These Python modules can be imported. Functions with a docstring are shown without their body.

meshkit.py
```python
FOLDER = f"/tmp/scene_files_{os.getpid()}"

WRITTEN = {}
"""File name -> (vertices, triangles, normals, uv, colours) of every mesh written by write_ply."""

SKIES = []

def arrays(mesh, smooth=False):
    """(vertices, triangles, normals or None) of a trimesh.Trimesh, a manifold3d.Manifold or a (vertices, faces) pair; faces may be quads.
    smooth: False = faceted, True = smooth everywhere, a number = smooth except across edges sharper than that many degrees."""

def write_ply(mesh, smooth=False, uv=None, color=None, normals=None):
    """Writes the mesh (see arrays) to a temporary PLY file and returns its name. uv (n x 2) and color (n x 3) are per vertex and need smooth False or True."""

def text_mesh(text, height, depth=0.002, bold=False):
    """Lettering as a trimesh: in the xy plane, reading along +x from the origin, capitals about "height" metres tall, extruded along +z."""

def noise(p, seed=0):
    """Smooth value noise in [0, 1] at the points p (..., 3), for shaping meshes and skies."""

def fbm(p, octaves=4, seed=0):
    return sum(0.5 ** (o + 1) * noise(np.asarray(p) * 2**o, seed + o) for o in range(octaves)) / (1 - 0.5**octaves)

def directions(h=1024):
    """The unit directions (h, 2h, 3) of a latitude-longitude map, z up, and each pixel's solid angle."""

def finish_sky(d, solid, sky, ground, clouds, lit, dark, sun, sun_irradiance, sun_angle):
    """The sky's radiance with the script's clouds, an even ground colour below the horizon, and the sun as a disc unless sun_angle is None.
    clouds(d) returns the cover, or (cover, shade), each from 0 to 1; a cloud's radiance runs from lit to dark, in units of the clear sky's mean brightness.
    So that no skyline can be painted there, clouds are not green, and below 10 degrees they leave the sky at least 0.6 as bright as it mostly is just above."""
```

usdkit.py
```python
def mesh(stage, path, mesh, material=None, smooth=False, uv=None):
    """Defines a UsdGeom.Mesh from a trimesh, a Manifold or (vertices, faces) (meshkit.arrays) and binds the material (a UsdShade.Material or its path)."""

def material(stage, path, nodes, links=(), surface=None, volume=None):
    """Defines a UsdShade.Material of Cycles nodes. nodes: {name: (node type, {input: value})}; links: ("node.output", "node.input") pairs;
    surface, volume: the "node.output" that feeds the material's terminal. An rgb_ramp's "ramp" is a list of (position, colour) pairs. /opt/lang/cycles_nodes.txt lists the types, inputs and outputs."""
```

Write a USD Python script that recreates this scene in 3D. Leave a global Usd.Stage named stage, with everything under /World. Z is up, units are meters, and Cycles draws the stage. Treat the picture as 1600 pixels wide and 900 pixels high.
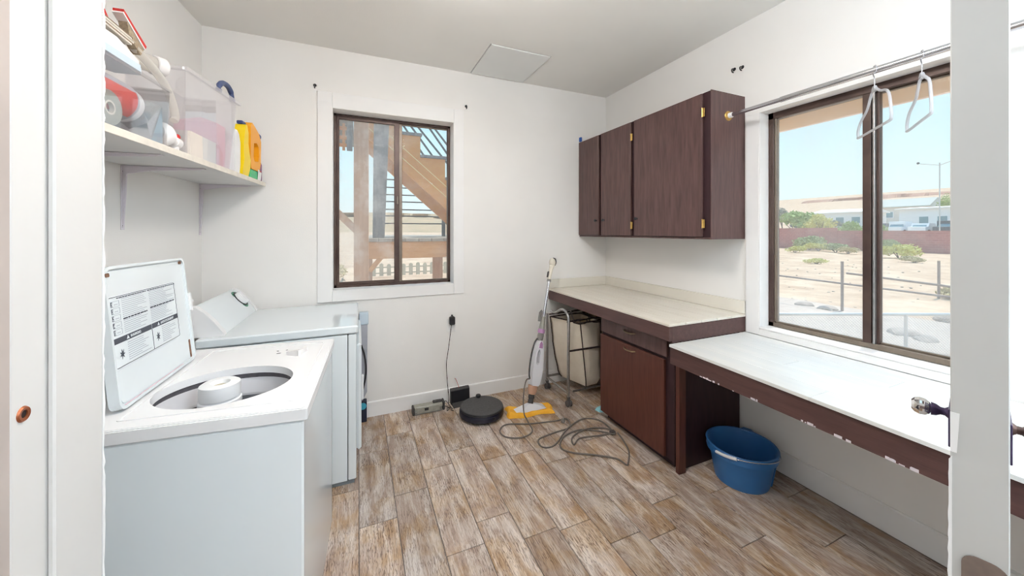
import math, random
import numpy as np, trimesh, usdkit, meshkit
from pxr import Usd, UsdGeom, UsdLux, UsdShade, Gf, Sdf
from shapely.geometry import Polygon, Point, box as sbox
from shapely import affinity

stage = Usd.Stage.CreateInMemory()
UsdGeom.SetStageUpAxis(stage, "Z")
UsdGeom.SetStageMetersPerUnit(stage, 1.0)
UsdGeom.Xform.Define(stage, "/World")
UsdGeom.Scope.Define(stage, "/World/Looks")

# ------------------------------------------------------------------ camera
EYE, YAW, FPX, HORIZON = 1.47, 0.4039, 560.8, 361.7
SY, CY = math.sin(YAW), math.cos(YAW)
cam = UsdGeom.Camera.Define(stage, "/World/camera")
cam.AddTransformOp().Set(Gf.Matrix4d(CY, -SY, 0, 0, 0, 0, 1, 0, -SY, -CY, 0, 0, 0, 0, EYE, 1))
cam.CreateHorizontalApertureAttr(36.0)
cam.CreateVerticalApertureAttr(20.25)
cam.CreateFocalLengthAttr(36.0 * FPX / 1600)
cam.CreateVerticalApertureOffsetAttr((HORIZON - 450) / 1600 * 36.0)
cam.CreateClippingRangeAttr((0.05, 5000.0))
cam.CreateExposureAttr(0.0)

# ------------------------------------------------------------------ sky and sun
def col(r, g, b):
    return tuple((c / 12.92 if c <= 0.04045 else ((c + 0.055) / 1.055) ** 2.4) for c in (r / 255, g / 255, b / 255))

SUN_ELEV, SUN_AZ = math.radians(62.5), math.radians(81)     # azimuth from +Y towards +X
sun_dir = (math.cos(SUN_ELEV) * math.sin(SUN_AZ), math.cos(SUN_ELEV) * math.cos(SUN_AZ), math.sin(SUN_ELEV))
SKY_GAIN = 1.0
dome = UsdLux.DomeLight.Define(stage, "/World/sky")
dome.CreateIntensityAttr(1.0)
sky_mat = usdkit.material(stage, "/World/Looks/sky_look", {
    "tc": ("texture_coordinate", {}),
    "sep": ("separate_xyz", {}),
    "h": ("map_range", {"from_min": 0.0, "from_max": 0.55, "to_min": 0.0, "to_max": 1.0, "clamp": True}),
    "ramp": ("rgb_ramp", {"ramp": [(0.0, (0.94, 1.0, 1.0)), (0.2, (0.86, 1.06, 1.10)), (0.5, (0.66, 0.98, 1.14)), (1.0, (0.36, 0.66, 1.02))]}),
    "bg": ("background_shader", {"strength": SKY_GAIN}),
}, [("tc.generated", "sep.vector"), ("sep.z", "h.value"), ("h.result", "ramp.fac"), ("ramp.color", "bg.color")], surface="bg.background")
UsdShade.MaterialBindingAPI.Apply(dome.GetPrim()).Bind(sky_mat)
sun = UsdLux.DistantLight.Define(stage, "/World/sun")
sun.CreateIntensityAttr(1.0)
sun.CreateAngleAttr(0.55)
sun.CreateNormalizeAttr(True)
sun.CreateColorAttr(Gf.Vec3f(1.0, 0.94, 0.85))
zax = Gf.Vec3d(*sun_dir)
xax = (Gf.Vec3d(0, 0, 1) ^ zax).GetNormalized()
yax = (zax ^ xax).GetNormalized()
sun.AddTransformOp().Set(Gf.Matrix4d(*xax, 0, *yax, 0, *zax, 0, 0, 0, 0, 1))
ADDED_LAMP = 43.0          # emission of the two added lamps that brighten the room

# ------------------------------------------------------------------ materials
MATS = {}
def pm(name, rgb, rough=0.5, metal=0.0, var=0.0, scale=6.0, stretch=(1, 1, 1), bump=0.0, bscale=None, spec=0.5, coat=0.0, rnd=0.0, rgb2=None, emit=None):
    """A principled look; var: noise in tone, rgb2: second colour the noise mixes to, rnd: tone changes from object to object."""
    c = np.array(col(*rgb))
    nodes = {"p": ("principled_bsdf", {"roughness": rough, "metallic": metal, "specular_ior_level": spec, "coat_weight": coat})}
    links = []
    if emit:
        nodes["p"][1]["emission_color"] = tuple(c)
        nodes["p"][1]["emission_strength"] = emit
    if var or rgb2 is not None or bump or rnd:
        nodes["g"] = ("geometry", {})
        nodes["m"] = ("mapping", {"scale": stretch})
        nodes["n"] = ("noise_texture", {"scale": scale, "detail": 5.0, "roughness": 0.6})
        links += [("g.position", "m.vector"), ("m.vector", "n.vector")]
    if var or rgb2 is not None:
        a = c * (1 - var); b = np.minimum(c * (1 + var), 1.0) if rgb2 is None else np.array(col(*rgb2))
        nodes["r"] = ("rgb_ramp", {"ramp": [(0.0, a), (0.32, a), (0.68, b), (1.0, b)]})
        links += [("n.fac", "r.fac")]
        last = "r.color"
        if rnd:
            nodes["oi"] = ("object_info", {})
            nodes["mr"] = ("map_range", {"from_min": 0.0, "from_max": 1.0, "to_min": 1 - rnd, "to_max": 1 + rnd})
            nodes["hs"] = ("hsv", {})
            links += [("oi.random", "mr.value"), ("mr.result", "hs.value"), (last, "hs.color")]
            last = "hs.color"
        links += [(last, "p.base_color")]
    else:
        nodes["p"][1]["base_color"] = tuple(c)
    if bump:
        nodes["n2"] = ("noise_texture", {"scale": bscale or scale * 4, "detail": 4.0})
        nodes["b"] = ("bump", {"strength": bump, "distance": 0.004})
        links += [("m.vector", "n2.vector"), ("n2.fac", "b.height"), ("b.normal", "p.normal")]
    MATS[name] = usdkit.material(stage, f"/World/Looks/{name}", nodes, links, surface="p.BSDF")
    return MATS[name]

def clear(name, tint=(1, 1, 1), gloss=0.04, haze=0.0, hazecol=(0.9, 0.9, 0.9), hscale=3.0, milk=0.0, ior=1.45):
    """A clear sheet: transparent, with a fresnel gloss and a thin film of dust or milkiness."""
    nodes = {"t": ("transparent_bsdf", {"color": tint}), "gl": ("glossy_bsdf", {"color": (1, 1, 1), "roughness": gloss}),
             "fr": ("fresnel", {"IOR": ior}), "gb": ("geometry", {}), "iv": ("math", {"math_type": "subtract", "value1": 1.0}), "ff": ("math", {"math_type": "multiply"}), "mx": ("mix_closure", {})}
    links = [("gb.backfacing", "iv.value2"), ("fr.fac", "ff.value1"), ("iv.value", "ff.value2"), ("ff.value", "mx.fac"), ("t.BSDF", "mx.closure1"), ("gl.BSDF", "mx.closure2")]
    out = "mx.closure"
    if haze or milk:
        nodes |= {"g": ("geometry", {}), "n": ("noise_texture", {"scale": hscale, "detail": 5.0, "roughness": 0.65}),
                  "mr": ("map_range", {"from_min": 0.45, "from_max": 0.75, "to_min": milk, "to_max": milk + haze, "clamp": True}),
                  "d": ("diffuse_bsdf", {"color": hazecol}), "tl": ("translucent_bsdf", {"color": hazecol}),
                  "ad": ("mix_closure", {"fac": 0.5}), "m2": ("mix_closure", {})}
        links += [("g.position", "n.vector"), ("n.fac", "mr.value"), ("mr.result", "m2.fac"), ("d.BSDF", "ad.closure1"), ("tl.BSDF", "ad.closure2"),
                  (out, "m2.closure1"), ("ad.closure", "m2.closure2")]
        out = "m2.closure"
    MATS[name] = usdkit.material(stage, f"/World/Looks/{name}", nodes, links, surface=out)
    return MATS[name]

pm("wall_paint", (238, 235, 231), 0.75, var=0.02, scale=1.5, bump=0.10, bscale=160)
pm("ceiling_paint", (241, 239, 234), 0.85, var=0.02, scale=1.2, bump=0.12, bscale=120)
pm("hatch_paint", (234, 235, 233), 0.6, var=0.015, scale=2)
pm("trim_paint", (238, 236, 234), 0.5, var=0.015, scale=3, bump=0.06, bscale=60)
pm("casing_edge", (176, 164, 156), 0.6, var=0.05, scale=8)
pm("door_paint_shaded", (198, 198, 196), 0.45, var=0.02, scale=3, bump=0.08, bscale=40)  # white door, darkened in colour to stand in for shade on its edge
pm("jamb_paint_dimmed", (212, 209, 205), 0.5, var=0.02, scale=3, bump=0.06, bscale=60)  # the trim white, darkened in colour to offset strong light on the jamb
pm("raw_paint", (240, 240, 240), 0.7, var=0.02)
pm("copper", (150, 84, 52), 0.4, metal=0.6, var=0.2, scale=90)
pm("dark_hole", (38, 22, 18), 0.9)
pm("plate_purple", (74, 62, 92), 0.35, metal=0.7, var=0.15, scale=60)
pm("plate_brown", (122, 108, 100), 0.45, metal=0.3, var=0.12, scale=40)
pm("old_brass", (96, 76, 70), 0.4, metal=0.7, var=0.15, scale=70)
pm("brass", (196, 160, 92), 0.3, metal=0.9, var=0.12, scale=80)
pm("bronze_pull", (150, 128, 100), 0.3, metal=0.9, var=0.1, scale=60)
pm("chrome", (205, 205, 210), 0.16, metal=1.0, var=0.06, scale=30)
pm("tube_metal", (170, 168, 168), 0.28, metal=0.9, var=0.12, scale=40)
pm("stain", (76, 54, 53), 0.33, scale=6, stretch=(7, 7, 0.8), bump=0.12, bscale=20, rgb2=(98, 72, 68), spec=0.4)
pm("stain_low", (80, 44, 36), 0.34, scale=6, stretch=(7, 7, 0.8), bump=0.12, bscale=20, rgb2=(94, 54, 44), spec=0.4)
pm("stain_dark_shade", (46, 28, 32), 0.5, scale=7, stretch=(5, 5, 1), rgb2=(58, 36, 40), spec=0.3)  # cabinet stain darkened; on face frames it paints the shade between doors
pm("stain_rail", (78, 54, 52), 0.38, scale=6, stretch=(7, 0.8, 7), bump=0.12, bscale=20, rgb2=(94, 66, 62), spec=0.4)
pm("counter_white", (228, 220, 206), 0.42, scale=3, stretch=(6, 0.7, 1), rgb2=(236, 230, 218), bump=0.05, bscale=60)
pm("bench_white", (226, 228, 226), 0.36, scale=3, stretch=(6, 0.7, 1), rgb2=(234, 234, 230), bump=0.05, bscale=60)
pm("splash_white", (226, 220, 208), 0.5, var=0.02)
pm("appliance", (226, 232, 234), 0.14, var=0.008, scale=2, coat=0.2)
pm("appliance_top", (234, 233, 233), 0.25)
pm("appliance_grey", (206, 206, 208), 0.35, var=0.015, scale=5)
pm("plastic_white", (236, 236, 236), 0.35)
pm("label_film", (226, 232, 234), 0.3)
pm("gasket", (96, 92, 96), 0.6, var=0.2, scale=40)
pm("tub_enamel", (214, 212, 214), 0.3, var=0.03, scale=10)
pm("tub_steel", (140, 140, 144), 0.35, metal=0.4, var=0.1, scale=40)
pm("rust", (120, 86, 66), 0.8, var=0.35, scale=80)
pm("ink", (70, 74, 84), 0.6)
pm("ink_pale", (172, 176, 184), 0.6)
pm("agitator_core", (216, 206, 182), 0.6, var=0.1, scale=60)
pm("dial_green", (52, 128, 98), 0.4, var=0.25, scale=200)
pm("black_plastic", (30, 30, 34), 0.4, var=0.1, scale=30)
pm("black_dusty", (68, 66, 66), 0.6, var=0.2, scale=60)
pm("robot_side", (26, 28, 44), 0.25, var=0.15, scale=20)
pm("grey_plastic", (128, 124, 120), 0.4, var=0.1, scale=40)
pm("grey_clear", (150, 148, 138), 0.3, var=0.1, scale=40)
pm("cord_grey", (112, 104, 98), 0.6)
pm("cord_dark", (78, 72, 70), 0.6)
pm("orange_cloth", (240, 170, 48), 0.9, rgb2=(247, 188, 64), scale=14, bump=0.5, bscale=120)
pm("mop_white", (226, 226, 230), 0.35)
pm("mop_purple", (176, 130, 172), 0.4)
pm("mop_cream", (222, 214, 198), 0.45)
pm("mop_amber", (204, 160, 134), 0.25)
pm("canvas", (216, 204, 186), 0.95, rgb2=(226, 216, 200), scale=8, bump=0.35, bscale=140)
pm("canvas_tan", (196, 178, 148), 0.95, rgb2=(206, 190, 162), scale=8, bump=0.35, bscale=140)
pm("piping", (66, 52, 48), 0.9)
pm("wire_dark", (58, 46, 46), 0.45, metal=0.4)
pm("rubber", (84, 80, 80), 0.6)
pm("bucket_blue", (46, 102, 162), 0.36, rgb2=(54, 112, 170), scale=6)
pm("tape_blue", (36, 82, 158), 0.6)
pm("cyan_cloth", (150, 206, 216), 0.9, bump=0.3, bscale=100)
pm("red_plastic", (192, 40, 36), 0.4)
pm("red_label", (198, 62, 58), 0.5, rgb2=(214, 84, 74), scale=8)
pm("grey_label", (168, 170, 178), 0.5, var=0.08, scale=10)
pm("yellow_plastic", (248, 214, 22), 0.35)
pm("orange_plastic", (244, 164, 22), 0.35)
pm("blue_cap", (52, 68, 118), 0.4)
pm("green_label", (62, 178, 136), 0.5, rgb2=(96, 190, 120), scale=30)
pm("purple_label", (126, 88, 132), 0.5, rgb2=(158, 120, 128), scale=60)
pm("pink_cloth", (232, 170, 186), 0.9)
pm("blue_grey", (70, 84, 122), 0.45)
pm("paper", (206, 198, 186), 0.8, var=0.08, scale=60)
pm("paper_dark", (132, 118, 104), 0.8, rgb2=(168, 140, 112), scale=26)
pm("white_gloss", (232, 228, 226), 0.3)
pm("pale_blue_plastic", (198, 212, 222), 0.35)
pm("bristle", (150, 134, 112), 0.9, var=0.2, scale=120)
pm("shelf_white", (222, 220, 218), 0.55, var=0.03, scale=5, bump=0.08)
pm("shelf_edge", (228, 220, 208), 0.6, var=0.07, scale=20)
pm("bracket_white", (224, 216, 222), 0.4)
pm("bronze_frame", (66, 48, 44), 0.4, metal=0.35, rgb2=(88, 70, 62), scale=5)
pm("bronze_track", (120, 108, 96), 0.4, metal=0.4, var=0.12, scale=12)
pm("teal_sticker", (64, 160, 184), 0.5)
pm("navy", (28, 32, 52), 0.5)
pm("seam", (120, 126, 130), 0.7)
pm("post_wood", (186, 138, 104), 0.85, rgb2=(208, 168, 138), scale=5, stretch=(6, 6, 0.6))
pm("post_grey", (104, 104, 108), 0.9, rgb2=(146, 142, 138), scale=5, stretch=(7, 7, 0.7), bump=0.4)
pm("stair_wood", (222, 142, 54), 0.8, rgb2=(236, 168, 84), scale=5, stretch=(1.2, 6, 2.4))
pm("deck_grey", (158, 146, 134), 0.9, rgb2=(184, 172, 158), scale=8, stretch=(5, 1, 5))
pm("beam_wood", (206, 146, 88), 0.85, rgb2=(222, 170, 116), scale=5, stretch=(1, 6, 6))
pm("stripe_pale", (246, 224, 160), 0.7)
pm("steel_dark", (70, 78, 84), 0.5, metal=0.4)
pm("picket", (186, 172, 150), 0.9, rgb2=(206, 192, 168), scale=5)
pm("soffit", (248, 216, 140), 0.8, rgb2=(252, 228, 168), scale=4, stretch=(4, 0.6, 1))
pm("fascia", (232, 214, 206), 0.8, rgb2=(238, 222, 214), scale=3)
pm("sand", (188, 152, 122), 0.95, rgb2=(226, 198, 170), scale=1.1, bump=0.8, bscale=9)
pm("gravel", (188, 168, 154), 0.95, rgb2=(206, 188, 176), scale=9, bump=0.8, bscale=12)
pm("rock", (168, 152, 142), 0.95, rgb2=(188, 170, 158), scale=3)
pm("scrub_hill", (196, 164, 130), 0.95, rgb2=(168, 148, 116), scale=0.16)
pm("mesa_rock", (172, 124, 106), 0.95, rgb2=(206, 166, 144), scale=0.05, stretch=(1, 1, 6))
pm("galv", (196, 196, 196), 0.4, metal=0.5, var=0.06, scale=10)
pm("rust_pipe", (150, 132, 124), 0.6, metal=0.3, var=0.1, scale=10)
pm("house_white", (236, 236, 236), 0.8, var=0.02)
pm("house_cream", (224, 214, 204), 0.8, var=0.03)
pm("roof_grey", (196, 196, 188), 0.85, var=0.05)
pm("roof_white", (244, 240, 234), 0.8)
pm("pane_dark", (120, 150, 158), 0.2)
pm("car_white", (236, 236, 238), 0.25)
pm("car_dark", (74, 76, 84), 0.3)
pm("tyre", (40, 40, 42), 0.8)
pm("trunk_brown", (116, 96, 80), 0.9)
for nm, c1, c2 in (("leaf_olive", (150, 158, 104), (178, 180, 128)), ("leaf_green", (148, 170, 96), (182, 196, 120)), ("leaf_gold", (206, 198, 104), (222, 216, 140)),
                   ("leaf_dry", (192, 176, 128), (214, 198, 154)), ("leaf_grey", (128, 132, 124), (152, 154, 144))):
    pm(nm, c1, 0.9, rgb2=c2, scale=1.2)
pm("added_lamp_housing", (236, 236, 236), 0.5)
pm("added_lamp_glow", (255, 250, 245), 0.5, emit=ADDED_LAMP)
pm("added_lamp_glow_cool", (222, 239, 255), 0.5, emit=ADDED_LAMP * 0.85)  # cool-tinted glow of the added lantern behind the viewpoint
clear("glass_one", (0.96, 0.98, 0.98), ior=1.1, haze=0.24, milk=0.12, hazecol=(0.95, 0.93, 0.9), hscale=4)
clear("glass_two", (0.97, 0.99, 0.99), ior=1.1, haze=0.08, milk=0.09, hazecol=(0.95, 0.93, 0.9), hscale=3)
clear("bin_clear", (0.97, 0.97, 0.975), gloss=0.03, milk=0.05, haze=0.05, hazecol=(0.92, 0.90, 0.90), ior=1.8)
clear("tote_clear", (0.96, 0.96, 0.97), gloss=0.02, milk=0.20, haze=0.05, hazecol=(0.93, 0.91, 0.93), ior=2.2)
clear("jug_milky", (0.95, 0.94, 0.92), gloss=0.2, milk=0.45, haze=0.05, hazecol=(0.92, 0.89, 0.85))
clear("tank_clear", (0.93, 0.9, 0.88), gloss=0.08, milk=0.3, haze=0.05, hazecol=(0.9, 0.78, 0.7))
usdkit.material(stage, "/World/Looks/crystal", {"p": ("principled_bsdf", {"base_color": (0.98, 0.99, 1.0), "roughness": 0.02, "transmission_weight": 1.0, "ior": 1.5})}, [], surface="p.BSDF")
usdkit.material(stage, "/World/Looks/hanger_plastic", {"p": ("principled_bsdf", {"base_color": (0.66, 0.66, 0.68), "roughness": 0.2}), "t": ("transparent_bsdf", {"color": (0.95, 0.95, 0.96)}), "m": ("mix_closure", {"fac": 0.58})},
                [("t.BSDF", "m.closure1"), ("p.BSDF", "m.closure2")], surface="m.closure")
# wood-look plank tile: each plank has its own tone and its own stretch of grain
usdkit.material(stage, "/World/Looks/plank_tile", {
    "g": ("geometry", {}), "oi": ("object_info", {}),
    "off": ("combine_xyz", {}), "k": ("math", {"math_type": "multiply", "value2": 37.0}), "k2": ("math", {"math_type": "multiply", "value2": 91.0}),
    "v": ("vector_math", {"math_type": "add"}),
    "m": ("mapping", {"scale": (9.0, 2.0, 1.0)}), "n": ("noise_texture", {"scale": 1.3, "detail": 8.0, "roughness": 0.66, "distortion": 1.1}),
    "m2": ("mapping", {"scale": (70.0, 3.0, 1.0)}), "n2": ("noise_texture", {"scale": 2.6, "detail": 6.0, "roughness": 0.75, "distortion": 1.4}),
    "n3": ("noise_texture", {"scale": 4.2, "detail": 4.0, "roughness": 0.6}),
    "mw": ("mapping", {"scale": (1.0, 0.16, 1.0)}), "w": ("wave_texture", {"bands_direction": "x", "scale": 24.0, "distortion": 9.0, "detail": 1.5, "detail_scale": 5.0, "detail_roughness": 0.6}),
    "nf": ("noise_texture", {"scale": 7.0, "detail": 3.0}),
    "r": ("rgb_ramp", {"ramp": [(0.0, col(116, 90, 68)), (0.34, col(146, 118, 92)), (0.45, col(176, 150, 126)), (0.53, col(200, 184, 168)), (0.62, col(232, 222, 212)), (1.0, col(238, 228, 216))]}),
    "r2": ("rgb_ramp", {"ramp": [(0.0, (0.40, 0.36, 0.35)), (0.38, (0.60, 0.56, 0.54)), (0.48, (0.96, 0.95, 0.94)), (1.0, (1.04, 1.04, 1.04))]}),
    "rw": ("rgb_ramp", {"ramp": [(0.0, (0.44, 0.40, 0.39)), (0.16, (0.62, 0.58, 0.57)), (0.36, (1.0, 1.0, 1.0)), (1.0, (1.0, 1.0, 1.0))]}),
    "rf": ("map_range", {"from_min": 0.38, "from_max": 0.62, "to_min": 0.15, "to_max": 1.0, "clamp": True}),
    "r3": ("rgb_ramp", {"ramp": [(0.0, col(150, 120, 90)), (0.42, col(178, 152, 124)), (0.54, col(186, 178, 178)), (1.0, col(198, 194, 200))]}),
    "mu": ("mix_color", {"blend_type": "multiply", "fac": 1.0}), "mo": ("mix_color", {"blend_type": "mix", "fac": 0.36}), "mg": ("mix_color", {"blend_type": "multiply"}),
    "tone": ("map_range", {"from_min": 0.0, "from_max": 1.0, "to_min": 0.88, "to_max": 1.16}), "hs": ("hsv", {"saturation": 1.1}),
    "bp": ("bump", {"strength": 0.25, "distance": 0.003}), "p": ("principled_bsdf", {"roughness": 0.42, "specular_ior_level": 0.4}),
}, [("oi.random", "k.value1"), ("oi.random", "k2.value1"), ("k.value", "off.x"), ("k2.value", "off.y"), ("g.position", "v.vector1"), ("off.vector", "v.vector2"),
    ("v.vector", "m.vector"), ("m.vector", "n.vector"), ("v.vector", "m2.vector"), ("m2.vector", "n2.vector"), ("v.vector", "n3.vector"), ("v.vector", "mw.vector"), ("mw.vector", "w.vector"), ("v.vector", "nf.vector"),
    ("n.fac", "r.fac"), ("n2.fac", "r2.fac"), ("n3.fac", "r3.fac"), ("w.fac", "rw.fac"), ("nf.fac", "rf.value"), ("rf.result", "mg.fac"),
    ("r.color", "mo.a"), ("r3.color", "mo.b"), ("mo.result", "mu.a"), ("r2.color", "mu.b"), ("mu.result", "mg.a"), ("rw.color", "mg.b"),
    ("oi.random", "tone.value"), ("tone.result", "hs.value"), ("mg.result", "hs.color"), ("hs.color", "p.base_color"), ("n2.fac", "bp.height"), ("bp.normal", "p.normal")], surface="p.BSDF")
pm("grout", (122, 112, 106), 0.9, var=0.08, scale=20)
# far-off block wall: courses by texture, too far to tell apart
usdkit.material(stage, "/World/Looks/red_block", {
    "g": ("geometry", {}), "s": ("separate_xyz", {}), "c": ("combine_xyz", {}),
    "b": ("brick_texture", {"color1": col(188, 124, 114), "color2": col(176, 112, 104), "mortar": col(196, 142, 132), "scale": 1.0, "brick_width": 0.4, "row_height": 0.2, "mortar_size": 0.012}),
    "n": ("noise_texture", {"scale": 0.7, "detail": 4.0}), "r": ("rgb_ramp", {"ramp": [(0.3, (0.84, 0.84, 0.84)), (0.7, (1.08, 1.06, 1.06))]}),
    "mu": ("mix_color", {"blend_type": "multiply", "fac": 1.0}), "p": ("principled_bsdf", {"roughness": 0.95})},
    [("g.position", "s.vector"), ("s.y", "c.x"), ("s.z", "c.y"), ("c.vector", "b.vector"), ("g.position", "n.vector"), ("n.fac", "r.fac"), ("b.color", "mu.a"), ("r.color", "mu.b"), ("mu.result", "p.base_color")], surface="p.BSDF")

def look(m):
    return f"/World/Looks/{m}"

# ------------------------------------------------------------------ mesh helpers (world coordinates, metres)
V = np.array
cat = trimesh.util.concatenate
def bx(x0, x1, y0, y1, z0, z1, c=0.0):
    """A box; c: chamfer."""
    lo, hi = V([min(x0, x1), min(y0, y1), min(z0, z1)], float), V([max(x0, x1), max(y0, y1), max(z0, z1)], float)
    ce, h = (lo + hi) / 2, (hi - lo) / 2
    if c <= 0:
        b = trimesh.creation.box(2 * h); b.apply_translation(ce); return b
    c = min(c, h.min() * 0.9)
    pts = []
    for sx in (-1, 1):
        for sy in (-1, 1):
            for sz in (-1, 1):
                for k in range(3):
                    p = V([sx, sy, sz]) * (h - c); p[k] = (sx, sy, sz)[k] * h[k]; pts.append(p)
    return trimesh.Trimesh(V(pts) + ce, process=True).convex_hull if False else trimesh.convex.convex_hull(V(pts) + ce)
def hull(pts):
    return trimesh.convex.convex_hull(V(pts, float))
def tube(path, r, n=10, closed=False):
    """A round tube along a polyline; r: a number or one per point."""
    P = V(path, float); m = len(P); R = np.broadcast_to(V(r, float), (m,))
    T = np.gradient(P, axis=0) if not closed else np.roll(P, -1, 0) - np.roll(P, 1, 0)
    T /= np.maximum(np.linalg.norm(T, axis=1, keepdims=True), 1e-9)
    up = V([0, 0, 1.0]) if abs(T[0][2]) < 0.9 else V([1.0, 0, 0])
    a = np.cross(T[0], up); a /= np.linalg.norm(a)
    rings = []
    ang = np.linspace(0, 2 * np.pi, n, endpoint=False)
    for i in range(m):
        a = a - T[i] * (a @ T[i]); a /= np.linalg.norm(a); b = np.cross(T[i], a)
        rings.append(P[i] + R[i] * (np.outer(np.cos(ang), a) + np.outer(np.sin(ang), b)))
    v = np.vstack(rings); f = []
    for i in range(m if closed else m - 1):
        j = (i + 1) % m
        for k in range(n):
            k2 = (k + 1) % n
            f += [[i * n + k, i * n + k2, j * n + k2], [i * n + k, j * n + k2, j * n + k]]
    if not closed:
        v = np.vstack([v, P[:1], P[-1:]])
        for k in range(n):
            f += [[m * n, (k + 1) % n, k], [m * n + 1, (m - 1) * n + k, (m - 1) * n + (k + 1) % n]]
    t = trimesh.Trimesh(v, f, process=False); t.fix_normals(); return t
def smooth(pts, k=8):
    """A Catmull-Rom curve through the points."""
    P = V(pts, float); P = np.vstack([2 * P[0] - P[1], P, 2 * P[-1] - P[-2]]); out = []
    for i in range(1, len(P) - 2):
        for t in np.linspace(0, 1, k, endpoint=False):
            p0, p1, p2, p3 = P[i - 1:i + 3]
            out.append(0.5 * ((2 * p1) + (-p0 + p2) * t + (2 * p0 - 5 * p1 + 4 * p2 - p3) * t * t + (-p0 + 3 * p1 - 3 * p2 + p3) * t ** 3))
    out.append(P[-2]); return V(out)
def lathe(profile, at=(0, 0, 0), axis=(0, 0, 1), n=32, scale=(1, 1)):
    """A profile of (radius, height) pairs turned about an axis through at."""
    pr = V(profile, float); ang = np.linspace(0, 2 * np.pi, n, endpoint=False)
    v = np.vstack([np.c_[r * np.cos(ang) * scale[0], r * np.sin(ang) * scale[1], np.full(n, h)] for r, h in pr]); f = []
    for i in range(len(pr) - 1):
        for k in range(n):
            k2 = (k + 1) % n
            f += [[i * n + k, i * n + k2, (i + 1) * n + k2], [i * n + k, (i + 1) * n + k2, (i + 1) * n + k]]
    t = trimesh.Trimesh(v, f, process=False)
    t.apply_transform(trimesh.geometry.align_vectors([0, 0, 1], axis)); t.apply_translation(at); return t
def ext(poly, depth, origin=(0, 0, 0), ux=(1, 0, 0), uy=(0, 1, 0)):
    """A polygon in the plane (ux, uy) through origin, pushed depth along ux x uy."""
    if not hasattr(poly, "exterior") and not hasattr(poly, "geoms"):
        poly = Polygon(poly)
    ms = [trimesh.creation.extrude_polygon(g, depth, engine="earcut") for g in getattr(poly, "geoms", [poly])]
    m = cat(ms) if len(ms) > 1 else ms[0]
    ux, uy = V(ux, float), V(uy, float); M = np.eye(4); M[:3, 0], M[:3, 1], M[:3, 2], M[:3, 3] = ux, uy, np.cross(ux, uy), origin
    m.apply_transform(M); return m
def rrect(x0, y0, x1, y1, r):
    return sbox(x0 + r, y0 + r, x1 - r, y1 - r).buffer(r, quad_segs=6)
def bar(p, q, w, h=None):
    """A straight square bar from p to q."""
    p, q = V(p, float), V(q, float); d = q - p; L = np.linalg.norm(d)
    b = trimesh.creation.box([w, h or w, L]); b.apply_transform(trimesh.geometry.align_vectors([0, 0, 1], d / L)); b.apply_translation((p + q) / 2); return b
def ball(c, r, sub=2, scale=(1, 1, 1)):
    s = trimesh.creation.icosphere(sub, 1.0); s.apply_scale(V(scale) * r); s.apply_translation(c); return s

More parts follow.
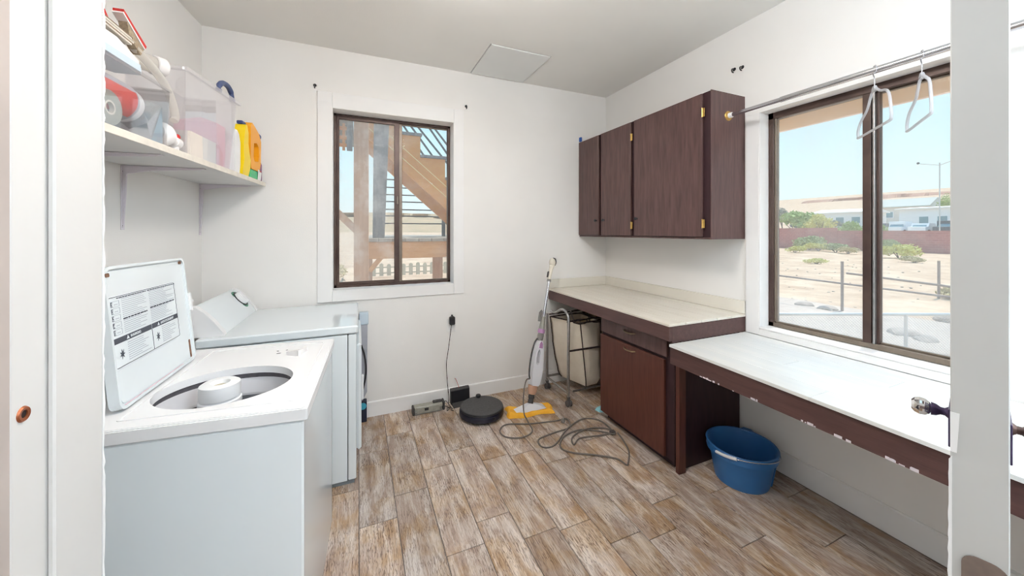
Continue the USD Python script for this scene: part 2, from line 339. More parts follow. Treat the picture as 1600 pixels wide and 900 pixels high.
# ------------------------------------------------------------------ things, parts
USED = {}
def numbered(path):
    k = USED.get(path, 0); USED[path] = k + 1
    return path if k == 0 else f"{path}_{k:03d}"
class Thing:
    def __init__(self, name, label=None, category=None, base=(0, 0, 0), rz=0.0, group=None, kind=None):
        self.path = numbered("/World/" + name)
        x = UsdGeom.Xform.Define(stage, self.path); x.AddTranslateOp().Set(Gf.Vec3d(*map(float, base))); x.AddRotateZOp().Set(float(rz))
        self.base, self.rz = V(base, float), math.radians(rz)
        tags(x.GetPrim(), label, category, group, kind)
    def local(self, m):
        m = m.copy() if hasattr(m, "copy") else m
        c, s = math.cos(-self.rz), math.sin(-self.rz)
        v = m.vertices - self.base
        m.vertices = np.c_[c * v[:, 0] - s * v[:, 1], s * v[:, 0] + c * v[:, 1], v[:, 2]]
        return m
    def part(self, name, mesh, m, smooth=False, parent=None, label=None, kind=None):
        """A mesh given in world coordinates, as a part (or, with parent, a sub-part)."""
        mesh = cat(mesh) if isinstance(mesh, list) else mesh
        p = numbered((parent or self.path) + "/" + name)
        usdkit.mesh(stage, p, self.local(mesh), look(m), smooth=smooth)
        if label: stage.GetPrimAtPath(p).SetCustomDataByKey("label", label)
        if kind: stage.GetPrimAtPath(p).SetCustomDataByKey("kind", kind)
        return p
def tags(p, label=None, category=None, group=None, kind=None):
    for k, v in (("label", label), ("category", category), ("group", group), ("kind", kind)):
        if v: p.SetCustomDataByKey(k, v)
def single(name, mesh, m, label=None, category=None, group=None, kind=None, smooth=False):
    mesh = cat(mesh) if isinstance(mesh, list) else mesh
    p = numbered("/World/" + name)
    usdkit.mesh(stage, p, mesh, look(m), smooth=smooth)
    tags(stage.GetPrimAtPath(p), label, category, group, kind)
    return p
rng = random.Random(7)
nrg = np.random.default_rng(7)
PI = math.pi

# ================================================================== THE ROOM
XR, YB, ZC, YF = 2.38, 3.07, 2.87, -1.35
WT = 0.18
LD = V([math.sin(math.radians(5.16)), math.cos(math.radians(5.16))])   # the left wall stands five degrees off square
LN = V([LD[1], -LD[0]])
LC = V([-0.981, YB])
def LW(s, n, z):
    """A point by its distance along the left wall (0 in the back corner, minus towards the door), off the wall, and height."""
    p = LC + LD * s + LN * n
    return V([p[0], p[1], z])

# floor: grout bed and wood-look plank tiles
fl = Thing("floor", "wood-look plank tile floor in brown and pale grey", kind="structure")
fl.part("grout_bed", bx(-1.45, XR + WT, YF - WT, YB + WT, -0.12, -0.004), "grout")
PW, PL, G = 0.1815, 0.635, 0.004
offs = {0: 1.930, 1: 2.088, 2: 1.608, 3: 1.737, 4: 2.19, 5: 1.53, 6: 1.372, 7: 1.95, 8: 1.481, 9: 1.75, 10: 2.05, 11: 1.60, 12: 1.86}
for i in range(-8, 13):
    x0 = 0.002 + i * PW
    o = offs.get(i, rng.random() * PL)
    y = o - math.ceil((o - (-1.3)) / PL) * PL
    while y < YB:
        a, b = max(y, YF), min(y + PL, YB + 0.02)
        xa, xb = max(x0, -1.4), min(x0 + PW, XR + 0.02)
        if b - a > 0.02 and xb - xa > 0.02:
            fl.part("plank", bx(xa + G / 2, xb - G / 2, a + G / 2, b - G / 2, -0.012, 0.0, 0.0012), "plank_tile")
        y += PL

# ceiling with an access panel
ce = Thing("ceiling", kind="structure")
hx0, hx1, hy0, hy1 = 0.912, 1.415, 2.525, 3.055
e = 0.006
slab = [bx(-1.5, hx0 - e, YF - WT, YB + WT, ZC, ZC + 0.1), bx(hx1 + e, XR + WT, YF - WT, YB + WT, ZC, ZC + 0.1), bx(hx0 - e, hx1 + e, YF - WT, hy0 - e, ZC, ZC + 0.1), bx(hx0 - e, hx1 + e, hy1 + e, YB + WT, ZC, ZC + 0.1), bx(hx0 - .02, hx1 + .02, hy0 - .02, hy1 + .02, ZC + 0.03, ZC + 0.1)]
ce.part("ceiling_board", slab, "ceiling_paint")
ce.part("access_panel", bx(hx0, hx1, hy0, hy1, ZC - 0.006, ZC + 0.02, 0.002), "hatch_paint", label="square ceiling access panel")

# walls
W1 = (-0.186, 0.761, 1.013, 2.417)      # window_1 opening: x, x, z, z
W2 = (0.60, 1.498, 0.858, 2.238)        # window_2 opening: y, y, z, z
Y2, X2 = YB + WT, XR + WT
single("wall_back", [bx(-1.25, W1[0], YB, Y2, 0, ZC), bx(W1[1], X2, YB, Y2, 0, ZC), bx(W1[0], W1[1], YB, Y2, 0, W1[2]), bx(W1[0], W1[1], YB, Y2, W1[3], ZC)], "wall_paint", kind="structure")
single("wall_right", [bx(XR, X2, YF - WT, W2[0], 0, ZC), bx(XR, X2, W2[1], YB, 0, ZC), bx(XR, X2, W2[0], W2[1], 0, W2[2] - .0125), bx(XR, X2, W2[0], W2[1], W2[3], ZC)], "wall_paint", kind="structure")
a, b = LW(0.0, 0, 0), LW(-4.5, 0, 0)
c, d = LW(-4.5, -WT, 0), LW(0.0, -WT, 0)
single("wall_left", ext([a[:2], b[:2], c[:2], d[:2]], ZC), "wall_paint", kind="structure")
single("wall_front", bx(-1.6, X2, YF - WT, YF, 0, ZC), "wall_paint", kind="structure")
# the stub of wall beside the washer that carries the door jamb
single("wall_stub", bx(-1.30, -0.5003, 0.7905, 0.97, 0, ZC), "wall_paint", kind="structure")
jb = Thing("trim_1", "white painted door jamb at the left edge of the view", kind="structure")
jb.part("jamb_board", bx(-0.50, -0.480, 0.790, 0.98, 0, ZC, 0.002), "jamb_paint_dimmed")
jb.part("door_stop", bx(-0.480, -0.4695, 0.857, 0.98, 0, ZC, 0.003), "jamb_paint_dimmed")
jb.part("casing", bx(-0.585, -0.478, 0.764, 0.7895, 0, ZC, 0.004), "casing_edge")
fringe = [(0.0, 0.4)]
r1 = random.Random(3); zz = 0.4
while zz < 2.2:
    fringe.append((0.002 + r1.random() * 0.007, zz)); zz += 0.008 + r1.random() * 0.02
fringe.append((0.0, 2.2))
jb.part("peeling_paint", ext(Polygon([(-x, z) for x, z in fringe] ).buffer(0), 0.0012, (-0.4695, 0.98, 0), (0, -1, 0), (0, 0, 1)), "raw_paint")  # ragged white scan-edge fringe along the jamb, built as a thin strip
st = Thing("strike_hole", "small copper-rimmed latch hole in the white door jamb", "latch hole", (-0.4798, 0.812, 1.186))
st.part("rim", lathe([(0.006, 0.0), (0.006, 0.0022), (0.0105, 0.003), (0.0125, 0.0)], (-0.4803, 0.812, 1.186), (1, 0, 0), 24), "copper", smooth=40)
st.part("hole", lathe([(0.0, 0.0006), (0.0065, 0.0006)], (-0.4803, 0.812, 1.186), (1, 0, 0), 20), "dark_hole")

# baseboards
single("baseboard_back", [ext([(YB, 0), (YB - 0.014, 0), (YB - 0.014, 0.112), (YB - 0.008, 0.118), (YB, 0.118)], XR + 0.98, (-0.98, 0, 0), (0, 1, 0), (0, 0, 1))], "trim_paint", kind="structure")
single("baseboard_right", [ext([(XR, 0), (XR, 0.132), (XR - 0.008, 0.132), (XR - 0.014, 0.126), (XR - 0.014, 0)], YB - YF - 0.02, (0, YB - 0.016, 0), (1, 0, 0), (0, 0, 1))], "trim_paint", kind="structure")

# ------------------------------------------------------------------ window 1 (back wall)
def boards(t, name, pieces, m, **k):
    for p in pieces: t.part(name, p, m, **k)
w1 = Thing("window_1", kind="structure")
ca = 0.10; T = 0.012
x0, x1, z0, z1 = W1
boards(w1, "casing", [bx(x0 - ca, x0, YB - T, YB, z0 - 0.083, z1 + 0.115, .002), bx(x1, x1 + ca - .012, YB - T, YB, z0 - 0.083, z1 + 0.115, .002),
                      bx(x0 + .0005, x1 - .0005, YB - T, YB, z1, z1 + 0.115, .002), bx(x0 + .0005, x1 - .0005, YB - T, YB, z0 - 0.083, z0, .002)], "trim_paint")
w1.part("reveal", [bx(x0 - .0015, x0 + .004, YB - T + .001, YB + .12, z0 + .0065, z1 - .0045), bx(x1 - .004, x1 + .0015, YB - T + .001, YB + .12, z0 + .0065, z1 - .0045), bx(x0 + .001, x1 - .001, YB - T + .001, YB + .12, z1 - .004, z1 + .0015), bx(x0 + .001, x1 - .001, YB - T - .001, YB + .17, z0 - .0015, z0 + .006)], "trim_paint")
fy0, fy1 = YB + 0.115, YB + 0.165
fr = 0.022
xa, xb, za, zb = x0 + .004, x1 - .004, z0 + .006, z1 - .004
mu = 0.318
boards(w1, "frame", [bx(xa, xa + fr, fy0, fy1, za, zb, .002), bx(xb - fr, xb, fy0, fy1, za, zb, .002), bx(xa, xb, fy0, fy1, zb - fr, zb, .002), bx(xa, xb, fy0, fy1, za, za + fr, .002)], "bronze_frame")
sw = 0.022
sa, sb = xa + fr, mu
boards(w1, "sash", [bx(sa, sa + sw * .8, fy0 - .004, fy0 + .02, za + fr, zb - fr, .002), bx(sb - .040, sb, fy0 - .004, fy0 + .02, za + fr, zb - fr, .002),
                    bx(sa, sb, fy0 - .0035, fy0 + .0195, zb - fr - sw, zb - fr, .002), bx(sa, sb, fy0 - .0035, fy0 + .0195, za + fr, za + fr + sw, .002)], "bronze_frame")
boards(w1, "sash", [bx(mu, mu + .026, fy0 + .018, fy1 - .006, za + fr, zb - fr, .002), bx(mu + .02, xb - fr, fy0 + .02, fy1 - .008, zb - fr - .008, zb - fr, .001), bx(mu + .02, xb - fr, fy0 + .02, fy1 - .008, za + fr, za + fr + .008, .001)], "bronze_track")
w1.part("latch", bx(mu - .022, mu - .008, fy0 - .016, fy0 - .003, 1.70, 1.77, .003), "bronze_track")
w1.part("pane", bx(sa, sb - .01, fy0 + .010, fy0 + .0112, za + fr, zb - fr), "glass_one")
w1.part("pane", bx(mu + .01, xb - fr + .004, fy0 + .032, fy0 + .0332, za + fr, zb - fr), "glass_two")

# ------------------------------------------------------------------ window 2 (right wall)
w2 = Thing("window_2", kind="structure")
y0, y1, z0, z1 = W2
boards(w2, "casing", [bx(XR - T, XR, y1, y1 + 0.087, 0.8035, z1, .002), bx(XR - T, XR, y0 - .06, y0, 0.8035, z1, .002)], "trim_paint")
w2.part("apron", bx(XR - T, XR, y0 + .0003, y1 - .0003, 0.8035, z0 - .0125, .002), "trim_paint")
w2.part("reveal", [bx(XR - T + .001, XR + .10, y1 - .004, y1 + .0015, z0 + .001, z1 - .0045), bx(XR - T + .001, XR + .10, y0 - .0015, y0 + .004, z0 + .001, z1 - .0045), bx(XR - T + .001, XR + .10, y0 + .001, y1 - .001, z1 - .004, z1 + .0015)], "trim_paint")
w2.part("sill", bx(XR - T - .004, XR + .140, y0 + .001, y1 - .001, z0 - .012, z0, .003), "trim_paint")
fx0, fx1 = XR + .075, XR + .135
ya, yb, za, zb = y0 + .004, y1 - .004, z0 + .002, z1 - .004
boards(w2, "frame", [bx(fx0, fx1, ya, ya + .025, za, zb, .002), bx(fx0, fx1, yb - .032, yb, za, zb, .002), bx(fx0, fx1, ya, yb, zb - .04, zb, .002)], "bronze_frame")
w2.part("frame", bx(fx0, fx1, ya, yb, za, za + .026, .002), "bronze_track")
ym = 0.985
boards(w2, "sash", [bx(fx0 + .004, fx0 + .03, ym + .0005, ym + .036, za + .026, zb - .04, .002), bx(fx0 + .022, fx1 - .006, ym - .026, ym - .001, za + .026, zb - .04, .002)], "bronze_frame")
boards(w2, "sash", [bx(fx0 + .006, fx0 + .028, yb - .047, yb - .032, za + .026, zb - .04, .002), bx(fx0 + .006, fx0 + .028, ym + .036, yb - .032, za + .026, za + .036, .002), bx(fx0 + .03, fx1 - .008, ya + .025, ym - .026, za + .026, za + .036, .002),
                    bx(fx0 + .03, fx1 - .008, ya + .025, ym - .026, zb - .048, zb - .04, .002)], "bronze_track")
w2.part("track_strip", bx(fx0 + .0005, fx0 + .0215, ym - .015, ym - .006, za + .027, zb - .041, .001), "tube_metal")
w2.part("pane", bx(fx0 + .016, fx0 + .0172, ym + .03, yb - .034, za + .03, zb - .042), "glass_two")
w2.part("pane", bx(fx0 + .042, fx0 + .0432, ya + .02, ym - .02, za + .03, zb - .042), "glass_two")

# ------------------------------------------------------------------ the open door at the right edge
AX = V([0.9686, 0.2487]); LT = V([-AX[1], AX[0]])    # along the door away from us; to its left
ED = AX * 0.95
def DP(s, l, z):
    p = ED + AX * s + LT * l
    return V([p[0], p[1], z])
def dbox(s0, s1, l0, l1, z0, z1, c=0.0):
    m = bx(s0, s1, l0, l1, z0, z1, c)
    v = m.vertices
    m.vertices = np.c_[ED[0] + AX[0] * v[:, 0] + LT[0] * v[:, 1], ED[1] + AX[1] * v[:, 0] + LT[1] * v[:, 1], v[:, 2]]
    return m
dr = Thing("door_1", "white painted door standing open, seen on its edge", base=(*ED, 0), kind="structure")
H2 = 0.0295
dr.part("leaf", dbox(0, 0.60, -H2, H2, 0.012, 2.03, 0.0015), "door_paint_shaded")
KZ = 1.146
for sg, lab in ((1, None), (-1, None)):
    base = DP(0.060, sg * H2, KZ)
    ax3 = (LT[0] * sg, LT[1] * sg, 0)
    k = dr.part("knob", lathe([(0, 0.048), (0.009, 0.048), (0.0135, 0.044), (0.0160, 0.038), (0.0150, 0.031), (0.0110, 0.026), (0.008, 0.0245), (0, 0.0245)], base, ax3, 10), "crystal", label="faceted clear glass door knob")
    dr.part("shank", lathe([(0.0, 0.0), (0.0105, 0.001), (0.010, 0.004), (0.0065, 0.008), (0.0065, 0.013), (0.010, 0.018), (0.0115, 0.024), (0, 0.0245)], base, ax3, 20), "old_brass" if sg < 0 else "plate_purple", smooth=40, parent=k)
    dr.part("rosette", dbox(0.015, 0.105, sg * H2, sg * (H2 + 0.0028), KZ - 0.044, KZ + 0.020, 0.001), "plate_purple")
dr.part("bare_patch", ext([(0.0, 0.0), (0.007, 0.0), (0.0085, 0.03), (0.010, 0.066), (0.0, 0.066)], 0.0008, DP(-0.0002, H2, KZ - 0.044), (-LT[0], -LT[1], 0), (0, 0, 1)), "raw_paint")
r1 = random.Random(11); pts = [(0.002, 0.30)]; zz = 0.30
while zz < 1.095:
    pts.append((-0.0015 - r1.random() * 0.006 * (1.2 - zz), zz)); zz += 0.006 + r1.random() * 0.012
pts.append((0.002, 1.095))
dr.part("peeling_paint", ext(Polygon(pts).buffer(0), 0.0012, DP(-0.0002, H2, 0), (-LT[0], -LT[1], 0), (0, 0, 1)), "raw_paint")  # ragged white scan-edge fringe down the door edge, built as a strip
pl = rrect(-0.024, 0.70, 0.024, 0.944, 0.018)
p = dr.part("edge_plate", ext(pl, 0.0012, DP(-0.0012, -0.006, 0), (-LT[0], -LT[1], 0), (0, 0, 1)), "plate_brown", label="brown round-topped latch plate on the door edge")
dr.part("screw", lathe([(0.0, 0.0015), (0.004, 0.001), (0.0045, 0.0)], DP(-0.001, -0.007, 0.918), (-AX[0], -AX[1], 0), 12), "old_brass", parent=p)
single("trim_2", dbox(0.603, 0.66, -0.027, 0.027, 0, ZC), "trim_paint", kind="structure")

# ================================================================== UPPER CABINETS
CY0, CY1, CZ0, CZ1, CX = 1.602, 3.068, 1.420, 2.368, 2.058
uc = Thing("wall_cabinet", "dark-stained three-door wall cabinet hung high on the right wall", "cabinet", (2.22, 2.3, CZ0))
uc.part("carcass", [bx(CX + .018, XR - .001, CY0, CY1, CZ0, CZ1, .002)], "stain")
uc.part("face_frame", [bx(CX, CX + .018, CY0, CY1, CZ0, CZ1, .0015)], "stain_dark_shade")  # same stain as the doors, darkened for the shade in their gaps
uc.part("end_panel", bx(CX - .002, XR - .002, CY0 - .006, CY0 - .0003, CZ0, CZ1 + .004, .001), "stain")
uc.part("bottom_rail", bx(CX - .006, CX - .0003, CY0, CY1, CZ0, CZ0 + .012, .001), "stain")
DX = 2.039
for (a, b, hy, ky) in ((2.738, 3.060, None, 2.768), (2.313, 2.700, 2.3105, 2.655), (1.652, 2.272, 1.6495, 2.238)):
    d = uc.part("door", bx(DX, CX - .0005, a, b, CZ0 + .016, CZ1 - .006, .002), "stain")
    uc.part("knob", lathe([(0, 0.026), (0.009, 0.025), (0.0125, 0.019), (0.010, 0.013), (0.005, 0.009), (0.005, 0.002), (0.008, 0.0), (0, 0)], (DX, ky, 1.572), (-1, 0, 0), 18), "black_plastic", smooth=50, parent=d, label="small dark round knob")
    if hy:
        for z in (CZ0 + .10, CZ1 - .13):
            uc.part("hinge", [bx(DX + .002, DX + .008, hy - .016, hy + .002, z - .028, z + .028, .001), tube([(DX + .002, hy, z - .03), (DX + .002, hy, z + .03)], .004, 8)], "brass", parent=d, label="brass hinge")
single("masking_tape", bx(2.045, 2.062, 3.035, 3.065, 2.374, 2.415, .001), "tape_blue", "scrap of blue masking tape on top of the wall cabinet", "tape")

# ================================================================== COUNTER, BASE CABINET, BENCH
CT = 0.918
ct = Thing("counter", "cream-white boarded counter top in the far right corner", "counter", (2.03, 2.33, 0.815))
xs = np.linspace(1.692, XR, 6)
for i in range(5):
    ct.part("board", bx(xs[i] + .0012, xs[i + 1] - .0012, 1.590, YB - .002, CT - .016, CT, .0022), "counter_white")
ct.part("front_rail", bx(1.694, 1.718, 1.592, YB - .004, 0.815, CT - .0165, .002), "stain_rail")
ct.part("end_rail", bx(1.7185, XR - .004, 1.592, 1.612, 0.8035, CT - .0165, .002), "stain_rail")
ct.part("back_splash", bx(XR - .016, XR - .001, 1.590, YB - .017, CT + .0005, CT + .088, .003), "splash_white")
ct.part("back_splash", bx(1.70, XR - .001, YB - .016, YB - .001, CT + .0005, CT + .088, .003), "splash_white")
bc = Thing("base_cabinet", "dark-stained base cabinet with one drawer over one door", "cabinet", (2.07, 1.98, 0))
bc.part("carcass", bx(1.790, XR - .016, 1.646, 2.325, 0.06, 0.812, .002), "stain_low")
bc.part("face_frame", bx(1.772, 1.789, 1.622, 2.326, 0.058, 0.8085, .0015), "stain_dark_shade")
bc.part("plinth", bx(1.815, XR - .02, 1.660, 2.315, 0.0, 0.060), "stain_dark_shade")
bc.part("side_panel", bx(1.835, XR - .016, 1.6235, 1.6455, 0.0, 0.80, .001), "stain_dark_shade")
dw = bc.part("drawer", bx(1.752, 1.7715, 1.667, 2.317, 0.690, 0.812, .002), "stain")
dd = bc.part("door", bx(1.752, 1.7715, 1.688, 2.326, 0.064, 0.668, .002), "stain_low")
def pull(z, par):
    pts = smooth([(1.752, 2.050, z), (1.737, 2.035, z - .002), (1.729, 2.003, z - .004), (1.731, 1.968, z - .003), (1.738, 1.950, z - .001), (1.752, 1.940, z)], 5)
    bc.part("handle", tube(pts, 0.0052, 8), "bronze_pull", smooth=50, parent=par, label="curved brass-coloured pull handle")
pull(0.765, dw); pull(0.642, dd)
BZ = 0.803
bn = Thing("window_bench", "long white boarded bench top with dark front rail under the large window", "bench", (2.0, 0.4, 0))
def BXF(y):                           # the front edge runs a little off square
    return 1.700 - (1.59 - y) * 0.030
xs = np.linspace(0, 1, 6)
joints = {0: [0.86], 1: [-0.1], 2: [1.12], 3: [0.78], 4: [0.2]}
for i in range(5):
    cuts = [1.589] + joints[i] + [YF + .02]
    for a, b in zip(cuts[:-1], cuts[1:]):
        def X(y, t): return BXF(y) - .010 + (XR - .013 - BXF(y) + .010) * t
        q = [(X(a, xs[i]) + .001, a - .001), (X(a, xs[i + 1]) - .001, a - .001), (X(b, xs[i + 1]) - .001, b + .001), (X(b, xs[i]) + .001, b + .001)]
        m = ext(q, .0135, (0, 0, BZ - .0155)); cap = Polygon(q).buffer(-.0015)
        bn.part("board", hull(np.vstack([np.c_[V(q), np.full(4, BZ - .0155)], np.c_[V(q), np.full(4, BZ - .0012)], np.c_[V(cap.exterior.coords)[:4], np.full(4, BZ)]])), "bench_white")
q = [(BXF(1.589), 1.589), (BXF(YF + .02), YF + .02), (BXF(YF + .02) + .022, YF + .02), (BXF(1.589) + .022, 1.589)]
bn.part("front_rail", ext(q[::-1], .100, (0, 0, 0.687)), "stain_rail")
bn.part("leg", bx(1.778, 1.834, 1.5935, 1.6215, 0, 0.687, .002), "stain_low")
bn.part("support_cleat", bx(XR - .04, XR - .015, YF + .02, 1.58, 0.73, BZ - .016, .002), "trim_paint")
rp = random.Random(4)
sc = []
for k in range(26):                    # chipped paint along the lower edge of the front rail
    y = rp.choice([rp.uniform(.95, 1.5), rp.uniform(.55, .95)]); w = rp.uniform(.003, .012)
    sc.append(bx(BXF(y) - .0006, BXF(y) + .002, y - w, y + w, 0.687 - .0005, 0.687 + rp.uniform(.003, .011)))
bn.part("chipped_paint", sc, "bracket_white", kind="stuff")

# ================================================================== CLOSET ROD AND HANGERS
RX, RZ = 2.213, 2.222
rd = Thing("closet_rod", "chrome hanging rod running across in front of the large window", "rod", (RX, 1.59, RZ))
rd.part("thin_tube", tube([(RX, 1.575, RZ), (RX, 1.25, RZ)], .0125, 16), "chrome", smooth=50)
rd.part("thick_tube", tube([(RX, 1.28, RZ), (RX, YF + .01, RZ)], .0155, 16), "chrome", smooth=50)
fg = rd.part("flange", lathe([(0, .010), (.012, .010), (.016, .008), (.030, .005), (.032, 0), (0, 0)], (RX, CY0 - .0065, RZ), (0, -1, 0), 28), "brass", smooth=40, label="round brass wall flange")
rd.part("socket", lathe([(.013, 0.0), (.017, 0.0), (.017, .020), (.0145, .026), (.013, .026)], (RX, CY0 - .012, RZ), (0, -1, 0), 20), "plastic_white", smooth=40, parent=fg)
for (py, phi, wl, wr, zb, lab) in ((0.875, .694, .19, .162, 1.948, "clear plastic hanger on the chrome rod before the window mullion"), (0.722, .533, .215, .118, 1.945, "clear plastic hanger on the chrome rod nearest the open door")):
    hg = Thing("clothes_hanger", lab, "hanger", (RX, py, RZ), group="two clear hangers on the rod")
    D = V([math.cos(phi), math.sin(phi), 0])
    o = V([RX, py, 0])
    def HP(u, z): return o + D * u + V([0, 0, z])
    top = RZ + .0205
    hk = [HP(-.019, RZ - .012), HP(-.021, RZ + .004), HP(-.012, RZ + .018), HP(0, top), HP(.012, RZ + .018), HP(.019, RZ + .004), HP(.010, RZ - .02), HP(.0, RZ - .04), HP(0, RZ - .085)]
    hg.part("hook", tube(smooth(hk, 6), .0022, 8), "chrome", smooth=50)
    nz = RZ - .085
    lp = smooth([HP(-.0, nz), HP(.035, nz - .02), HP(.08, nz - .075), HP(wl * .82, nz - .115), HP(wl, zb + .035), HP(wl * .985, zb + .008), HP(wl * .93, zb), HP(0, zb), HP(-wr * .9, zb), HP(-wr * .98, zb + .008), HP(-wr, zb + .035), HP(-wr * .82, nz - .06), HP(-.06, nz - .03), HP(-.02, nz - .008), HP(0, nz)], 6)
    hg.part("loop", tube(lp[:-1], .0058, 8, closed=True), "hanger_plastic", smooth=50)
    hg.part("neck", hull([*(HP(u, z) + V([-D[1], D[0], 0]) * w for u in (-.016, .016) for z in (nz - .014, nz - .002) for w in (-.006, .006)), *(HP(u, nz + .012) + V([-D[1], D[0], 0]) * w for u in (-.006, .006) for w in (-.005, .005))]), "hanger_plastic")
# curtain-rod hooks left on the walls
def hook(p, out, lab, kn=True):
    t = Thing("curtain_hook", lab, "hook", p, group="old curtain hooks on the walls")
    p = V(p, float); out = V(out, float); side = V([out[1], -out[0], 0])
    t.part("plate", lathe([(0, .003), (.010, .0025), (.012, 0), (0, 0)], p, out, 16), "black_plastic", smooth=40)
    t.part("hook", tube(smooth([p, p + out * .018, p + out * .026 + V([0, 0, -.008]), p + out * .022 + V([0, 0, -.020]), p + out * .010 + V([0, 0, -.024])], 5), .0042, 8), "black_dusty", smooth=50)
hook((-0.303, YB, 2.572), (0, -1, 0), "black curtain hook above the left corner of the small window")
hook((0.872, YB, 2.574), (0, -1, 0), "black curtain hook above the right corner of the small window")
hook((XR, 1.672, 2.587), (-1, 0, 0), "black curtain hook above the wall cabinet, farther from the large window")
hook((XR, 1.615, 2.578), (-1, 0, 0), "black curtain hook above the wall cabinet, nearer the large window")

# ================================================================== ADDED FILL LAMPS (out of view, put in to brighten the room)
dl_ = Thing("drum_lamp", "added round drum lamp below the ceiling, out of view, to brighten the room", "lamp", (.40, 1.22, ZC))
dl_.part("diffuser", lathe([(0, 2.625), (.17, 2.625), (.195, 2.635), (.20, 2.65), (.20, 2.735), (.19, 2.745), (0, 2.745)], (.40, 1.22, 0), (0, 0, 1), 40), "added_lamp_glow", smooth=40)
dl_.part("stem", tube([(.40, 1.22, 2.7455), (.40, 1.22, ZC - .02)], .010, 10), "chrome")
dl_.part("ceiling_rose", lathe([(0, -.02), (.05, -.018), (.06, -.0005), (0, -.0005)], (.40, 1.22, ZC), (0, 0, 1), 24), "added_lamp_housing")
LZ = 2.42
for (lx, ly, glow, lab) in ((1.20, -0.70, "added_lamp_glow_cool", "added long lantern lamp behind the viewpoint, to brighten the room"),):
    lp = Thing("lantern_lamp", lab, "lamp", (lx, ly, ZC))  # unseen lantern, added for its light on the near surfaces
    lp.part("diffuser", ext(rrect(-.13, -.06, .13, .06, .05), 1.2, (lx, ly + .6, LZ), (1, 0, 0), (0, 0, 1)), glow, smooth=40)
    for s in (-1, 1):
        lp.part("end_cap", ext(rrect(-.132, -.062, .132, .062, .05), .014, (lx, ly + s * .608 + .007, LZ), (1, 0, 0), (0, 0, 1)), "added_lamp_housing")
        lp.part("rod", tube([(lx, ly + s * .4, LZ + .058), (lx, ly + s * .4, ZC - .018)], .006, 8), "chrome")
        lp.part("ceiling_rose", lathe([(0, -.018), (.03, -.016), (.04, -.0005), (0, -.0005)], (lx, ly + s * .4, ZC), (0, 0, 1), 20), "added_lamp_housing")

# ================================================================== DRYER
Q = (-0.76, -0.012, 2.285, 3.035)
dy = Thing("dryer", "white dryer with a sloped control panel, beneath the small window", "dryer", (-.39, 2.66, 0))
x0, x1, y0, y1 = Q
dy.part("cabinet", bx(x0, x1 - .047, y0 + .006, y1, 0.02, 0.869, .004), "appliance")
dy.part("front_panel", bx(x1 - .044, x1, y0 + .006, y1, 0.022, 0.869, .005), "appliance")
dy.part("kick_strip", bx(x0 + .02, x1 - .01, y0 + .012, y1 - .01, 0.0, 0.021), "seam")
dy.part("top_panel", bx(x0, x1 + .010, y0, y1, 0.874, 0.921, .008), "appliance", smooth=30)
dy.part("door", bx(x1 + .0005, x1 + .028, y0 + .05, y1 - .06, .16, .80, .012), "appliance", smooth=30)
dy.part("door_grip", bx(x1 + .0285, x1 + .040, y0 + .07, y0 + .095, .45, .60, .005), "plastic_white")
# control console: a curved wedge along the back of the top
prof = [(-.655, .9215), (-.662, .938), (-.700, .995), (-.742, 1.045), (-.772, 1.072), (-.790, 1.078), (-.812, 1.066), (-.815, .9215)]
cz = [(x, z) for x, z in prof]
cy0, cy1 = 2.335, 3.025
mesh = ext(Polygon(cz), cy1 - cy0 - .09, (0, cy1 - .045, 0), (1, 0, 0), (0, 0, 1))
con = dy.part("console", mesh, "appliance", smooth=40)
for s0, s1 in ((cy0, cy0 + .044), (cy1 - .044, cy1)):
    dy.part("console_end", ext(Polygon(cz).buffer(.004, join_style=1).intersection(sbox(-2, .9213, 0, 2)), s1 - s0, (0, s1, 0), (1, 0, 0), (0, 0, 1)), "appliance_top", smooth=40, parent=con)
P0, P1 = V([-.672, 0, .953]), V([-.772, 0, 1.0725])
UD = (P1 - P0) / np.linalg.norm(P1 - P0); ND = V([-UD[2] * -1, 0, UD[0] * -1]); ND = V([UD[2], 0, -UD[0]])
def CP(y, u, n=0.0): return V([0, y, 0]) + P0 + UD * u + ND * n
dial = CP(2.905, .085, -.008)
k = dy.part("dial", lathe([(0, .013), (.064, .013), (.067, .010), (.067, 0), (0, 0)], dial, ND, 36), "dial_green", smooth=40, label="timer dial with green ring")
dy.part("ring", lathe([(.056, .0132), (.056, .017), (.048, .017), (.048, .0132)], dial, ND, 36), "black_plastic", parent=k)
dy.part("knob", lathe([(0, .034), (.038, .033), (.044, .028), (.047, .0135), (0, .0135)], dial, ND, 28), "plastic_white", smooth=40, parent=k)
dy.part("knob_bar", hull([dial + ND * n + V([0, a, 0]) + UD * b for n in (.0335, .042) for a in (-.008, .008) for b in (-.040, .040)]), "plastic_white", parent=k)
UY = V([0, 1, 0])
def stripe(y0, y1, u0, u1, n=.0012, n0=-.006):
    return hull([CP(y, u, m) for y in (y0, y1) for u in (u0, u1) for m in (n0, n)])
dy.part("push_button", lathe([(0, .004), (.007, .004), (.008, 0), (0, 0)], CP(2.60, .080, -.004), ND, 16), "grey_plastic", smooth=40)
dy.part("printed_line", stripe(2.40, 3.0, .0045, .006, -.0005, -.012), "ink_pale")
for q in ((2.735, 2.745, .112, .120, -.006), (2.75, 2.76, .103, .112, -.005), (2.765, 2.775, .098, .104, -.005), (2.595, 2.605, .108, .113, -.006)):
    dy.part("printed_mark", stripe(*q, -.012), "ink_pale")
dy.part("foot", [bx(x1 - .08, x1 - .05, y0 + .02, y0 + .05, -.0, .022)], "black_plastic")
